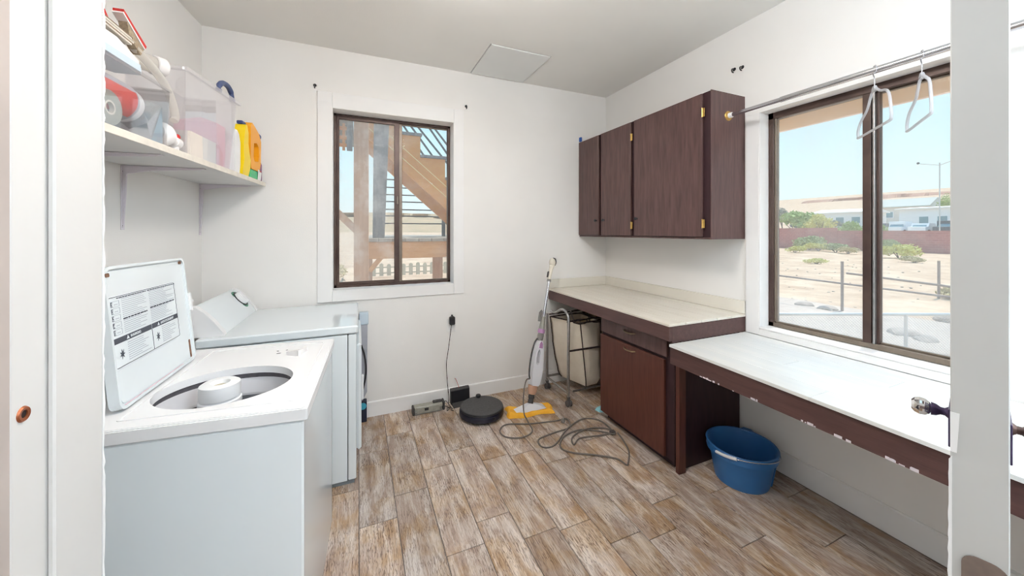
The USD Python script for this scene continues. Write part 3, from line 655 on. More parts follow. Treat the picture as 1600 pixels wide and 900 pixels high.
# slim folded thing standing in the gap between the dryer and the back wall
sd = Thing("plastic_case", "slim grey plastic case with a black strap standing behind the dryer's front corner", "case", (.045, 3.01, 0))
sd.part("shell", ext([(-.005, .21), (.028, .165), (.060, .23), (.064, .80), (.004, .80)], .05, (0, 3.045, 0), (1, 0, 0), (0, 0, 1)), "grey_label")
sd.part("top_cap", bx(.004, .070, 2.988, 3.05, .7505, .842, .004), "pale_blue_plastic")
sd.part("strap", tube(smooth([(.018, 2.985, .60), (.040, 2.975, .53), (.052, 2.972, .44), (.050, 2.973, .36), (.036, 2.978, .28), (.026, 2.986, .24)], 6), .006, 8), "black_plastic", smooth=50)
sd.part("foot_block", bx(.005, .058, 2.99, 3.045, 0, .16, .003), "navy")
sd.part("sticker", lathe([(0, .002), (.026, .002), (.026, 0), (0, 0)], (.030, 2.9895, .125), (0, -1, 0), 24), "teal_sticker")

# ================================================================== WASHER
NR, FR, NL, FL = V([-.145, 1.262]), V([-.112, 2.02]), V([-.862, 1.345]), V([-.83, 2.095])
def WP(u, v, z):
    """u: 0 at the back (left) to 1 at the front (right); v: 0 near to 1 far."""
    p = (NL * (1 - u) + NR * u) * (1 - v) + (FL * (1 - u) + FR * u) * v
    return V([p[0], p[1], z])
def wbox(u0, u1, v0, v1, z0, z1, c=.004):
    b = bx(u0 * .72, u1 * .72, v0 * .76, v1 * .76, z0, z1, c); v = b.vertices
    b.vertices = V([WP(p[0] / .72, p[1] / .76, p[2]) for p in v]); return b
wa = Thing("washing_machine", "white top-loading washing machine with its lid standing open", "washing machine", (-.49, 1.67, 0))
ZT = .930
# body as four sheet-metal sides so that the tub is really open
wa.part("cabinet", [wbox(0, .03, .012, 1, .02, .888), wbox(.955, .985, .012, 1, .02, .888, .008), wbox(0, .985, .008, .04, .02, .888, .006), wbox(0, .985, .96, 1, .02, .888)], "appliance", smooth=30)
wa.part("kick_strip", wbox(.02, .97, .02, .98, 0.0, .0205, 0), "seam")
oc = V([-.424, 1.558])
rim = [(oc[0] + .197 * math.cos(t), oc[1] + .174 * math.sin(t)) for t in np.linspace(0, 2 * PI, 64, endpoint=False)]
hole = Polygon(rim)
quad = Polygon([NL, NR, FR, FL]).buffer(-.006).buffer(.006, quad_segs=4)
lo = quad.buffer(-.001)
def ring_surface(outer, holep, z0, z1):
    return ext(outer.difference(holep), z1 - z0, (0, 0, z0))
tp = wa.part("top_panel", [ring_surface(quad, hole.buffer(.006), .892, ZT - .005), ring_surface(quad.buffer(-.0035), hole.buffer(.003), ZT - .005, ZT - .0015), ring_surface(quad.buffer(-.008), hole, ZT - .0015, ZT)], "appliance_top")
# recessed lid seat: a shallow raised border round the opening
bord = Polygon([WP(.33, .09, 0)[:2], WP(.93, .09, 0)[:2], WP(.93, .91, 0)[:2], WP(.33, .91, 0)[:2]])
wa.part("seat_border", ext(bord.buffer(.012).difference(bord.buffer(.006)), .003, (0, 0, ZT)), "appliance_top")
def tubwall(r0, r1, z0, z1):
    n = 64; t = np.linspace(0, 2 * PI, n, endpoint=False)
    a = np.c_[oc[0] + r0 * np.cos(t), oc[1] + r0 * .883 * np.sin(t), np.full(n, z0)]
    b = np.c_[oc[0] + r1 * np.cos(t), oc[1] + r1 * .883 * np.sin(t), np.full(n, z1)]
    f = []
    for k in range(n):
        k2 = (k + 1) % n; f += [[k, n + k2, k2], [k, n + k, n + k2]]
    return trimesh.Trimesh(np.vstack([a, b]), f, process=False)
wa.part("opening_lip", tubwall(.197, .195, ZT - .001, ZT - .026), "appliance_top", smooth=True)
wa.part("gasket", tubwall(.199, .203, ZT - .024, ZT - .046), "gasket", smooth=True)
tb = wa.part("tub", [tubwall(.203, .186, ZT - .045, ZT - .10), tubwall(.186, .186, ZT - .10, ZT - .108)], "tub_enamel", smooth=True)
wa.part("basket", [tubwall(.190, .190, ZT - .108, .36), lathe([(0, .36), (.190, .36)], (oc[0], oc[1], 0), (0, 0, 1), 48)], "tub_steel", smooth=40, parent=tb)
ac = (-.458, 1.600)
ag = wa.part("agitator", lathe([(.024, .915), (.030, .928), (.050, .930), (.0595, .924), (.061, .905), (.061, .878), (.058, .875), (.058, .871), (.063, .868), (.064, .852), (.061, .846), (.064, .842), (.068, .80), (.09, .55), (.13, .40), (.15, .36)], (ac[0], ac[1], 0), (0, 0, 1), 40), "plastic_white", smooth=40)
wa.part("dispenser_cup", lathe([(.024, .915), (.022, .880), (0, .878)], (ac[0], ac[1], 0), (0, 0, 1), 28), "agitator_core", smooth=40, parent=ag)
for k in range(4):
    t = k * PI / 2 + .4
    wa.part("vane", hull([(ac[0] + r * math.cos(t + s), ac[1] + r * math.sin(t + s), z) for r, z in ((.058, .80), (.085, .72), (.15, .40), (.08, .40)) for s in (-.07, .07)]), "plastic_white", parent=ag)
# lid lock, small holes, rust
lk = V([-.245, 1.812, ZT])
wa.part("lid_latch", [hull([lk + V(p) for p in ((-.045, .012, 0), (.0, -.018, 0), (.006, .0, 0), (-.038, .028, 0), (-.045, .012, .014), (.0, -.018, .026), (.006, .0, .026), (-.038, .028, .014))]),
                       hull([lk + V(p) for p in ((.004, -.018, 0), (.012, -.012, 0), (.03, .042, 0), (.022, .046, 0), (.004, -.018, .024), (.012, -.012, .024), (.03, .042, .022), (.022, .046, .022))])], "white_gloss")
for (hx, hy, r) in ((-.335, 1.905, .0045), (-.300, 1.905, .0045)):
    wa.part("bolt_hole", lathe([(0, .0006), (r, .0006), (r, 0)], (hx, hy, ZT), (0, 0, 1), 12), "gasket")
wa.part("bolt_hole", lathe([(0, .0006), (.009, .0006), (.009, 0)], (-.325, 1.868, ZT), (0, 0, 1), 14, (1, .5)), "gasket")
# console at the back edge, hidden behind the lid
wa.part("console", hull([WP(u, v, z) for v in (.0, 1) for u, z in ((0, ZT), (.13, ZT), (.02, ZT + .15), (0, ZT + .15))]), "appliance")
# the lid: stands up at the back of the opening, leaning back a little
lb0, lb1, lt0, lt1 = V([-.648, 1.425, ZT + .006]), V([-.636, 1.925, ZT + .006]), V([-.705, 1.462, 1.363]), V([-.700, 1.985, 1.357])
def LP(a, b, n=0.0):
    """a: 0 near .. 1 far; b: 0 bottom .. 1 top; n: out of the lid towards the room."""
    p = (lb0 * (1 - a) + lb1 * a) * (1 - b) + (lt0 * (1 - a) + lt1 * a) * b
    return p + LNRM * n
LNRM = np.cross(lb1 - lb0, lt0 - lb0); LNRM = LNRM / np.linalg.norm(LNRM); LNRM = LNRM if LNRM[0] > 0 else -LNRM
def lidpoly(poly, n0, n1):
    m = ext(poly, 1.0); v = m.vertices
    m.vertices = V([LP(p[0] / .5, p[1] / .43, n0 + (n1 - n0) * p[2]) for p in v])
    m.fix_normals(); return m
ld = wa.part("lid", [lidpoly(rrect(0, 0, .5, .43, .03), -.022, -.004), lidpoly(rrect(0, 0, .5, .43, .03).difference(rrect(.009, .009, .491, .421, .024)), -.004, .004)], "appliance")
wa.part("inner_panel", lidpoly(rrect(.020, .014, .462, .415, .02), -.0039, -.0015), "appliance", parent=ld)
for q in (lidpoly(rrect(.470, .012, .482, .085, .005), -.0039, -.0028), lidpoly(rrect(.466, .404, .480, .416, .004), -.0039, .001), lidpoly(rrect(.004, .398, .022, .410, .004), .0041, .0055)):
    wa.part("rust_streak", q, "rust", parent=ld, label="rusty patch on the lid edge")
wa.part("hinge_peg", [lidpoly(rrect(.494, .20, .506, .275, .004), -.004, .012), lidpoly(rrect(.5, .232, .530, .243, .004), -.004, .008)], "plastic_white", parent=ld)
lab = wa.part("label", lidpoly(rrect(.012, .118, .405, .338, .008), -.0014, -.0009), "label_film", parent=ld, label="printed instruction label with warning bands")
def lt(x0, y0, x1, y1, m, n=-.0003): return lidpoly(sbox(x0, y0, x1, y1), -.0010, n)
ox, oy, lw, lh = .012, .118, .393, .220
pr, pale, wht = [], [], []
fr = rrect(ox + .003, oy + .003, ox + lw - .003, oy + lh - .003, .006)
pr.append(lidpoly(fr.difference(fr.buffer(-.0016)), -.001, -.0003))
yb = oy + .075                       # the two dark warning bands
pr += [lt(ox + .004, yb, ox + .205, yb + .017, 0), lt(ox + .209, yb, ox + lw - .004, yb + .017, 0), lt(ox + .206, oy + .004, ox + .2075, yb, 0)]
for k in range(5):                   # five small pictures down the left side
    y = oy + .100 + k * .0215
    b = sbox(ox + .010, y, ox + .050, y + .018); pale.append(lidpoly(b.difference(b.buffer(-.0012)), -.001, -.0003))
    pr.append(lt(ox + .010, y + .002, ox + .018, y + .016, 0)); pale.append(lt(ox + .026, y + .006, ox + .042, y + .008, 0))
rl = random.Random(5)
for c0, c1 in ((ox + .062, ox + .200), (ox + .212, ox + .385)):
    y = oy + .205
    pr_row = 0
    while y > oy + .098:
        if abs(y - (oy + (.140 if c0 < .1 else .147))) < .0032 and not pr_row:
            x = c0; pr_row = 1
            while x < c1 - .01:
                w = rl.uniform(.008, .022); pr.append(lt(x, y - .0022, min(x + w, c1 - .008), y + .0022, 0)); x += w + .004
        else:
            pale.append(lt(c0, y, c0 + (c1 - c0) * rl.uniform(.55, .97), y + .0016, 0))
        y -= .0062
for c0, c1 in ((ox + .068, ox + .198), (ox + .268, ox + .380)):
    y = oy + .066
    while y > oy + .012:
        pale.append(lt(c0, y, c0 + (c1 - c0) * rl.uniform(.5, .95), y + .0018, 0)); y -= .0066
for cx in (ox + .038, ox + .240):     # burst pictures beside the warnings
    pts = []
    for k in range(14):
        t = 2 * PI * k / 14; r = .016 if k % 2 == 0 else .006
        pts.append((cx + r * .8 * math.cos(t), oy + .040 + r * math.sin(t)))
    pr.append(lidpoly(Polygon(pts), -.001, -.0003))
def words(txt, x, y, h):
    m = meshkit.text_mesh(txt, h, 1.0, bold=True); v = m.vertices
    m.vertices = V([LP((x + p[0]) / .5, (y + p[1]) / .43, -.0004 + .0005 * p[2]) for p in v]); m.fix_normals(); return m
for cx, tx, w in ((ox + .085, "WARNING", 0), (ox + .262, "AVERTISSEMENT", 0)):
    wht.append(words(tx, cx, yb + .0045, .0082))
    wht.append(lidpoly(Polygon([(cx - .020, yb + .0035), (cx - .006, yb + .0035), (cx - .013, yb + .0145)]), -.0004, .0001))
for k in range(5):
    wht.append(words(str(5 - k), ox + .0112, oy + .1042 + k * .0215, .0095))
heads = []
for c0, c1 in ((ox + .040, ox + .190), (ox + .205, ox + .385)):
    x = c0
    while x < c1:
        w = rl.uniform(.006, .016); heads.append(lt(x, oy + .2095, x + w, oy + .2125, 0)); x += w + .003
wa.part("printed_text", pr + heads, "ink", parent=ld); wa.part("fine_print", pale, "ink_pale", parent=ld); [wa.part("white_lettering", q, "label_film", parent=ld) for q in wht]
wa.part("lower_strip", lidpoly(sbox(.03, .006, .40, .010), -.0014, -.0008), "pink_cloth", parent=ld)

# ================================================================== SHELF
SZ = 1.790                            # underside
def sh_box(s0, s1, n0, n1, z0, z1, c=0.0):
    m = bx(s0, s1, n0, n1, z0, z1, c); v = m.vertices
    m.vertices = np.c_[LC[0] + LD[0] * v[:, 0] + LN[0] * v[:, 1], LC[1] + LD[1] * v[:, 0] + LN[1] * v[:, 1], v[:, 2]]
    m.invert() if False else None
    m.fix_normals(); return m
def sh_ext(poly, s, n, z, depth, along="n"):
    """A profile drawn in (s, z) and pushed along n from n to n + depth, or drawn in (n, z) and pushed along s."""
    if along == "n":
        m = ext(poly, depth); v = m.vertices
        w = V([LW(s + p[0], n + p[2], z + p[1]) for p in v])
    else:
        m = ext(poly, depth); v = m.vertices
        w = V([LW(s + p[2], n + p[0], z + p[1]) for p in v])
    m.vertices = w; m.fix_normals(); return m
SHD = .376
sf = Thing("wall_shelf", "white painted board shelf along the left wall", "shelf", LW(-.9, .19, SZ), -5.16)
sf.part("board", sh_box(-1.95, -.004, 0.001, SHD - .004, SZ, SZ + .026, .002), "shelf_white")
sf.part("front_edging", sh_box(-1.95, -.004, SHD - .0035, SHD, SZ - .001, SZ + .0265, .001), "shelf_edge")
for i, (s, lab) in enumerate(((-.022, "white steel shelf bracket in the back corner"), (-.745, "white steel shelf bracket nearer the door"), (-1.10, "white steel shelf bracket beside the door jamb"))):
    bk = Thing("shelf_bracket", lab, "bracket", LW(s, 0, SZ), -5.16)
    hz = .345 if i == 0 else .312
    prof = lambda w: None
    up = [(0, 0), (.004, 0), (.004, 0), (.004, -hz), (0, -hz)]
    bk.part("upright", [sh_box(s - .012, s + .012, .0005, .004, SZ - hz, SZ - .001, .001), sh_ext([(0.004, -.03), (.018, -.05), (.016, -.12), (.006, -hz + .01), (.004, -hz + .01)], s - .004, 0, SZ, .008, "s")], "bracket_white")
    L = .29 if i == 0 else .33
    bk.part("arm", [sh_box(s - .012, s + .012, .004, L, SZ - .0045, SZ - .001, .001), sh_ext([(.004, -.0045), (L - .01, -.0045), (L - .02, -.008), (.12, -.020), (.022, -.040), (.004, -.075)], s - .004, 0, SZ, .008, "s")], "bracket_white")
    for z in (-.03, -hz + .02):
        bk.part("screw", lathe([(0, .002), (.004, .0015), (.005, 0)], LW(s, .004, SZ + z), (LN[0], LN[1], 0), 10), "black_plastic")

# ================================================================== THINGS ON THE SHELF
ST = SZ + .0265
A3 = (LD[0], LD[1], 0); N3 = (LN[0], LN[1], 0)
def frame_hull(pts):
    return hull([LW(*p) for p in pts])
def thin_box(s0, s1, n0, n1, z0, z1, t=.0025, flare=0.0, skew=0.0, flare_s=(0, 0)):
    """An open-topped thin-walled bin made of five sheets, each its own closed solid."""
    def c(s, n, z):
        k = (z - z0) / (z1 - z0)
        sm, nm = (s0 + s1) / 2, (n0 + n1) / 2
        return (s + (flare_s[1] if s > sm else -flare_s[0]) * k, n + (flare + skew * (s - s0) / (s1 - s0) if n > nm else -flare) * k if not skew else n + ((flare * k + skew * (s - s0) / (s1 - s0)) if n > nm else -flare * k), z)
    out = []
    out.append(frame_hull([c(s, n, z) for s in (s0, s1) for n in (n1 - t, n1) for z in (z0, z1)]))
    out.append(frame_hull([c(s, n, z) for s in (s0, s1) for n in (n0, n0 + t) for z in (z0, z1)]))
    out.append(frame_hull([c(s, n, z) for s in (s0, s0 + t) for n in (n0 + t, n1 - t) for z in (z0, z1)]))
    out.append(frame_hull([c(s, n, z) for s in (s1 - t, s1) for n in (n0 + t, n1 - t) for z in (z0, z1)]))
    out.append(frame_hull([c(s, n, z) for s in (s0 + t, s1 - t) for n in (n0 + t, n1 - t) for z in (z0, z0 + t)]))
    return out
# tall clear tote with a blue handle
to = Thing("storage_tote", "tall clear plastic tote with a blue carrying handle on the shelf", "storage box", LW(-.74, .24, ST), -5.16)
for p in thin_box(-.945, -.575, .125, .338, ST + .001, 2.215, .003, .002, skew=.034, flare_s=(.0, .085))[:5]:
    to.part("wall_sheet", p, "tote_clear")
to.part("rim", [frame_hull([(a, b + k * .041, z) for a, k in ((-.957, 0), (-.478, 1)) for b in (.336, .352) for z in (2.205, 2.222)]), sh_box(-.957, -.478, .110, .122, 2.205, 2.222, .003), sh_box(-.957, -.943, .122, .337, 2.205, 2.222, .003), sh_box(-.495, -.478, .122, .361, 2.205, 2.222, .003)], "tote_clear")
hp = smooth([LW(-.640, .345, 2.232), LW(-.630, .345, 2.262), LW(-.590, .345, 2.290), LW(-.530, .345, 2.296), LW(-.486, .345, 2.276), LW(-.470, .345, 2.240)], 6)
to.part("handle", tube(hp, [.010] * 6 + [.014] * (len(hp) - 12) + [.012] * 6, 10), "blue_grey", smooth=50, label="blue carrying handle")
for q in (sh_box(-.655, -.628, .335, .358, 2.2225, 2.242, .003), sh_box(-.482, -.460, .335, .358, 2.2225, 2.246, .003)):
    to.part("handle_mount", q, "blue_cap")
# things inside the tote
single("folded_cloth", frame_hull([(s, n, z) for s in (-.66, -.56) for n in (.16, .345) for z in (ST + .006, 2.05)] + [(-.60, .25, 2.09)]), "pink_cloth", "pink cloth showing through the right side of the clear tote", "cloth")
single("folded_cloth", frame_hull([(s, n, z) for s in (-.93, -.68) for n in (.14, .35) for z in (ST + .006, ST + .12)] + [(-.80, .25, ST + .15)]), "house_cream", "pale cloth lying in the bottom of the clear tote", "cloth")
# bottles at the far end
def bottle_profile(t, name, pts, n0, dep, m, **k):
    return t.part(name, sh_ext(Polygon(pts).buffer(-.004).buffer(.004, quad_segs=4), 0, n0, 0, dep), m, **k)
wj = Thing("white_jug", "white plastic jug squeezed between the clear tote and the yellow bottle", "jug", LW(-.46, .31, ST), -5.16)
bottle_profile(wj, "body", [(-.475, ST), (-.405, ST), (-.395, ST + .06), (-.395, ST + .19), (-.412, ST + .235), (-.44, ST + .255), (-.468, ST + .255), (-.475, ST + .20)], .285, .075, "plastic_white")
wj.part("cap", lathe([(0, .03), (.018, .03), (.02, .0), (0, 0)], LW(-.448, .322, ST + .2505), (0, 0, 1), 20), "plastic_white", smooth=40)
yb_ = Thing("yellow_bottle", "bright yellow bottle with a dark cap near the end of the shelf", "bottle", LW(-.33, .33, ST), -5.16)
bottle_profile(yb_, "body", [(-.388, ST), (-.300, ST), (-.268, ST + .06), (-.262, ST + .11), (-.285, ST + .16), (-.298, ST + .21), (-.296, ST + .275), (-.318, ST + .318), (-.340, ST + .318), (-.352, ST + .28), (-.372, ST + .20), (-.370, ST + .14), (-.366, ST + .09), (-.384, ST + .04)], .315, .055, "yellow_plastic")
yb_.part("cap", sh_box(-.356, -.300, .325, .358, ST + .3185, ST + .338, .004), "blue_cap")
og = Thing("orange_jug", "orange detergent jug with a finger-hole handle and blue cap at the shelf's far end", "jug", LW(-.2, .33, ST), -5.16)
op = Polygon([(-.256, ST + .33), (-.256, ST + .10), (-.245, ST + .06), (-.10, ST + .06), (-.075, ST + .12), (-.070, ST + .27), (-.105, ST + .315), (-.18, ST + .345), (-.235, ST + .362)]).buffer(-.012).buffer(.012, quad_segs=5)
hl = Polygon([(-.200, ST + .235), (-.208, ST + .14), (-.188, ST + .115), (-.125, ST + .125), (-.110, ST + .16), (-.115, ST + .225), (-.15, ST + .245)]).buffer(-.01).buffer(.01, quad_segs=4)
og.part("body", sh_ext(op.difference(hl), 0, .318, 0, .050), "orange_plastic")
og.part("base", sh_box(-.250, -.085, .312, .366, ST, ST + .0595, .006), "green_label", label="green label on the jug")
og.part("cap", lathe([(0, .03), (.024, .03), (.026, 0), (0, 0)], LW(-.088, .343, ST + .292), (LD[0] * .8, LD[1] * .8, .6), 22), "blue_cap", smooth=40)
sp = Thing("small_bottle", "small purple-labelled bottle at the very end of the shelf", "bottle", LW(-.04, .33, ST), -5.16)
sp.part("body", lathe([(0, 0), (.026, 0), (.028, .02), (.028, .115), (.022, .135), (.012, .145), (.012, .165), (0, .165)], LW(-.040, .335, ST), (0, 0, 1), 24), "purple_label", smooth=40)
sp.part("cap", lathe([(.013, .145), (.015, .146), (.015, .175), (0, .176)], LW(-.040, .335, ST), (0, 0, 1), 18), "white_gloss", smooth=40)
bg = Thing("small_bag", "crumpled clear bag with a red print beside the orange jug", "bag", LW(-.10, .37, ST), -5.16)
bg.part("film", frame_hull([(-.135, .3675, ST), (-.075, .3675, ST), (-.14, .372, ST + .05), (-.08, .374, ST + .055), (-.13, .3675, ST + .075), (-.085, .3675, ST + .07)]), "plastic_white")
bg.part("print", frame_hull([(-.115, .372, ST + .058), (-.085, .372, ST + .058), (-.115, .3755, ST + .066), (-.085, .3755, ST + .068)]), "red_plastic")
# big clear bin on the left, lying full of things
cb = Thing("clear_bin", "large clear plastic bin full of supplies beside the door jamb on the shelf", "storage box", LW(-1.42, .22, ST), -5.16)
for p in thin_box(-1.72, -1.135, .075, .362, ST + .001, ST + .232, .0025, .004, flare_s=(.0, .015)):
    cb.part("wall_sheet", p, "bin_clear")
cb.part("rim", [sh_box(-1.72, -1.115, .362, .372, ST + .226, ST + .236, .002), sh_box(-1.125, -1.112, .075, .362, ST + .226, ST + .236, .002)], "bin_clear")
can = Thing("red_canister", "red and grey canister with a white lid lying inside the clear bin", "canister", LW(-1.45, .27, ST + .10), -5.16)
can.part("body", lathe([(0, 0), (.074, 0), (.074, .40), (.066, .415), (0, .415)], LW(-1.665, .270, ST + .135), A3, 36), "grey_label", smooth=40)
can.part("label_band", [sh_ext([(.0752 * math.cos(t), .0752 * math.sin(t)) for t in np.linspace(-.95, .42, 14)] + [(.0742 * math.cos(t), .0742 * math.sin(t)) for t in np.linspace(.42, -.95, 14)], -1.66, .270, ST + .135, .385, "s")], "red_label", smooth=40, label="red label")
can.part("lid", lathe([(0, .465), (.052, .460), (.066, .445), (.068, .4155), (0, .4155)], LW(-1.665, .270, ST + .135), A3, 36), "plastic_white", smooth=40)
tpx = Thing("tape_roll", "round grey roll lying on the bottom of the clear bin", "roll", LW(-1.50, .33, ST + .05), -5.16)
tpx.part("roll", lathe([(.024, 0), (.056, 0), (.058, .002), (.058, .011), (.056, .013), (.024, .013), (.024, 0)], LW(-1.435, .3455, ST + .063), N3, 36), "grey_clear", smooth=40)
tpx.part("core", lathe([(.018, .0), (.0238, .0), (.0238, .0135), (.018, .0135), (.018, 0)], LW(-1.435, .3455, ST + .063), N3, 28), "paper", smooth=40)
# folded silver film in the bin's corner
fm = Thing("silver_pouch", "crinkled silver pouch in the right corner of the clear bin", "pouch", LW(-1.2, .3, ST), -5.16)
pv = [(-1.20, .20, ST + .006), (-1.142, .20, ST + .006), (-1.20, .345, ST + .006), (-1.142, .352, ST + .006), (-1.195, .22, ST + .10), (-1.141, .25, ST + .20), (-1.205, .335, ST + .075), (-1.145, .352, ST + .16), (-1.17, .30, ST + .15)]
fm.part("pouch", frame_hull(pv), "chrome")
# spigot bottle
sg = Thing("spigot_bottle", "white dispenser spout with a red push button lying at the shelf edge", "dispenser", LW(-1.02, .33, ST + .05), -5.16)
sc0 = LW(-1.125, .322, ST + .062)
ds = V([LD[0] * .985, LD[1] * .985, -.10])
sg.part("collar", lathe([(0, 0), (.030, 0), (.044, .012), (.050, .022), (.050, .034), (.046, .036), (.046, .048), (.042, .050), (.040, .064), (.032, .070), (0, .070)], sc0, ds, 32), "white_gloss", smooth=35)
sg.part("spout", lathe([(0, .070), (.020, .070), (.020, .118), (.024, .120), (.024, .150), (0, .150)], sc0, ds, 24), "white_gloss", smooth=35)
tipc = sc0 + ds * .136
sg.part("nozzle", lathe([(0, 0), (.014, 0), (.014, .050), (.011, .050), (.011, .03), (0, .03)], tipc + V([0, 0, -.006]), (0, 0, -1), 20), "white_gloss", smooth=35)
sg.part("push_button", lathe([(0, .018), (.014, .016), (.018, .008), (.018, 0), (0, 0)], tipc + V([0, 0, .020]), (0, 0, 1), 20), "red_plastic", smooth=40, label="red push button")
sg.part("lever", [sh_box(-.985, -.962, .315, .329, ST + .05, ST + .058, .002)], "white_gloss")
# large translucent jug behind, lying on its side with the neck towards the corner
jg = Thing("milky_jug", "milky jug lying above the clear bin with its white cap to the right", "jug", LW(-1.2, .2, ST + .1), -5.16)
jg.part("hoop_handle", tube(smooth([LW(-1.30, .345, ST + .325), LW(-1.20, .345, ST + .300), LW(-1.105, .345, ST + .255), LW(-1.055, .345, ST + .195), LW(-1.040, .345, ST + .150), LW(-1.050, .345, ST + .130)], 7), .015, 10), "jug_milky", smooth=50)
jd = V([LD[0] * .25 + LN[0] * .138, LD[1] * .25 + LN[1] * .138, .01]); jd /= np.linalg.norm(jd)
jg.part("neck", lathe([(.055, 0), (.046, .06), (.037, .12), (.034, .235), (.030, .235), (.030, .0)], LW(-1.28, .170, ST + .345), jd, 30), "jug_milky", smooth=40)
jg.part("cap", lathe([(0, .280), (.036, .278), (.040, .273), (.040, .239), (.037, .236), (0, .236)], LW(-1.28, .170, ST + .345), jd, 30), "white_gloss", smooth=40)
jg.part("body", lathe([(0, 0), (.05, .004), (.056, .02), (.056, .33), (0, .335)], LW(-1.62, .170, ST + .345), A3, 32), "jug_milky", smooth=40)
# on top of the clear bin
ir = Thing("travel_iron", "white and pale blue appliance lying on top of the clear bin", "appliance", LW(-1.4, .32, ST + .24), -5.16)
ir.part("base", frame_hull([(s, n, z) for s, n in ((-1.62, .25), (-1.62, .368), (-1.30, .366), (-1.262, .345), (-1.262, .27), (-1.30, .25)) for z in (ST + .2375, ST + .262)]), "pale_blue_plastic")
ir.part("body", frame_hull([(s, n, z) for s, n in ((-1.62, .252), (-1.62, .366), (-1.305, .364), (-1.27, .343), (-1.27, .272), (-1.305, .252)) for z in (ST + .2625, ST + .275)] + [(s, n, ST + .313) for s, n in ((-1.62, .26), (-1.62, .358), (-1.40, .356), (-1.40, .262))] + [(-1.285, n, ST + .305) for n in (.28, .335)]), "white_gloss")
ir.part("plug", [sh_box(-1.2615, -1.225, .30, .33, ST + .250, ST + .280, .004)], "pale_blue_plastic")
rm = random.Random(9)
for k, (zz, lab) in enumerate(((ST + .314, "lowest of the magazines stacked on the white appliance"), (ST + .324, "middle magazine in the stack on the white appliance"), (ST + .334, "topmost magazine in the stack on the white appliance"))):
    mg = Thing("magazine", lab, "magazine", LW(-1.45, .31, zz), -5.16, group="magazines on the shelf")
    ex = (-1.335, -1.325, -1.335)[k]
    mg.part("pages", frame_hull([(s, n, z + (ex - s) * .07) for s in (-1.60, ex - .004) for n in (.262, .362) for z in (zz + .001, zz + .0075)]), "paper")
    mg.part("cover", frame_hull([(s, n, z + (ex - s) * .07) for s in (-1.60, ex) for n in (.26, .364) for z in (zz + .0076, zz + .0092)]), "paper_dark" if k != 1 else "paper")
br = Thing("hand_brush", "red-backed hand brush leaning on the magazine stack", "brush", LW(-1.33, .33, ST + .36), -5.16)
br.part("back", frame_hull([(-1.375, .33, ST + .422), (-1.375, .36, ST + .422), (-1.255, .33, ST + .350), (-1.255, .36, ST + .350), (-1.375, .33, ST + .412), (-1.375, .36, ST + .412), (-1.262, .33, ST + .338), (-1.262, .36, ST + .338)]), "red_plastic")
br.part("white_edge", frame_hull([(-1.378, .33, ST + .4115), (-1.378, .361, ST + .4115), (-1.264, .33, ST + .3375), (-1.264, .361, ST + .3375), (-1.380, .33, ST + .406), (-1.380, .361, ST + .406), (-1.268, .33, ST + .332), (-1.268, .361, ST + .332)]), "white_gloss")
br.part("bristles", frame_hull([(-1.355, .333, ST + .390), (-1.355, .358, ST + .390), (-1.268, .333, ST + .3315), (-1.268, .358, ST + .3315), (-1.345, .333, ST + .345), (-1.345, .358, ST + .345), (-1.284, .333, ST + .304), (-1.284, .358, ST + .304)]), "bristle")
rs = Thing("red_scraper", "flat red plastic scraper stuck behind the magazine stack", "scraper", LW(-1.41, .3, ST + .39), -5.16)
rs.part("blade", frame_hull([(-1.46, .322, ST + .412), (-1.43, .322, ST + .425), (-1.375, .322, ST + .362), (-1.39, .322, ST + .358), (-1.46, .328, ST + .412), (-1.43, .328, ST + .425), (-1.375, .328, ST + .362), (-1.39, .328, ST + .358)]), "red_plastic")

# ================================================================== THINGS ON THE FLOOR
# outlet with adaptor and its lead
ol = Thing("wall_outlet", "white double outlet low on the back wall", "outlet", (.739, YB, .66))
ol.part("cover_plate", bx(.702, .776, YB - .005, YB - .0003, .600, .715, .003), "trim_paint")
for z in (.632, .684):
    ol.part("socket", ext(rrect(.722, z - .015, .756, z + .015, .008), .0015, (0, YB - .005, 0), (1, 0, 0), (0, 0, 1)), "plastic_white")
ad = Thing("power_adaptor", "black power adaptor plugged into the back wall outlet", "adaptor", (.742, YB - .02, .70))
ad.part("block", bx(.716, .764, YB - .048, YB - .0072, .668, .738, .008), "black_plastic", smooth=30)
ad.part("prongs", bx(.733, .747, YB - .030, YB - .012, .7382, .752, .003), "black_plastic")
ad.part("lead", tube(smooth([(.735, YB - .03, .670), (.728, YB - .028, .62), (.712, YB - .03, .50), (.700, YB - .032, .42), (.690, YB - .03, .34), (.694, YB - .035, .22), (.702, YB - .04, .12), (.706, YB - .05, .05), (.700, YB - .062, .012), (.705, YB - .085, .005)], 6), .0028, 6), "cord_dark", smooth=50)
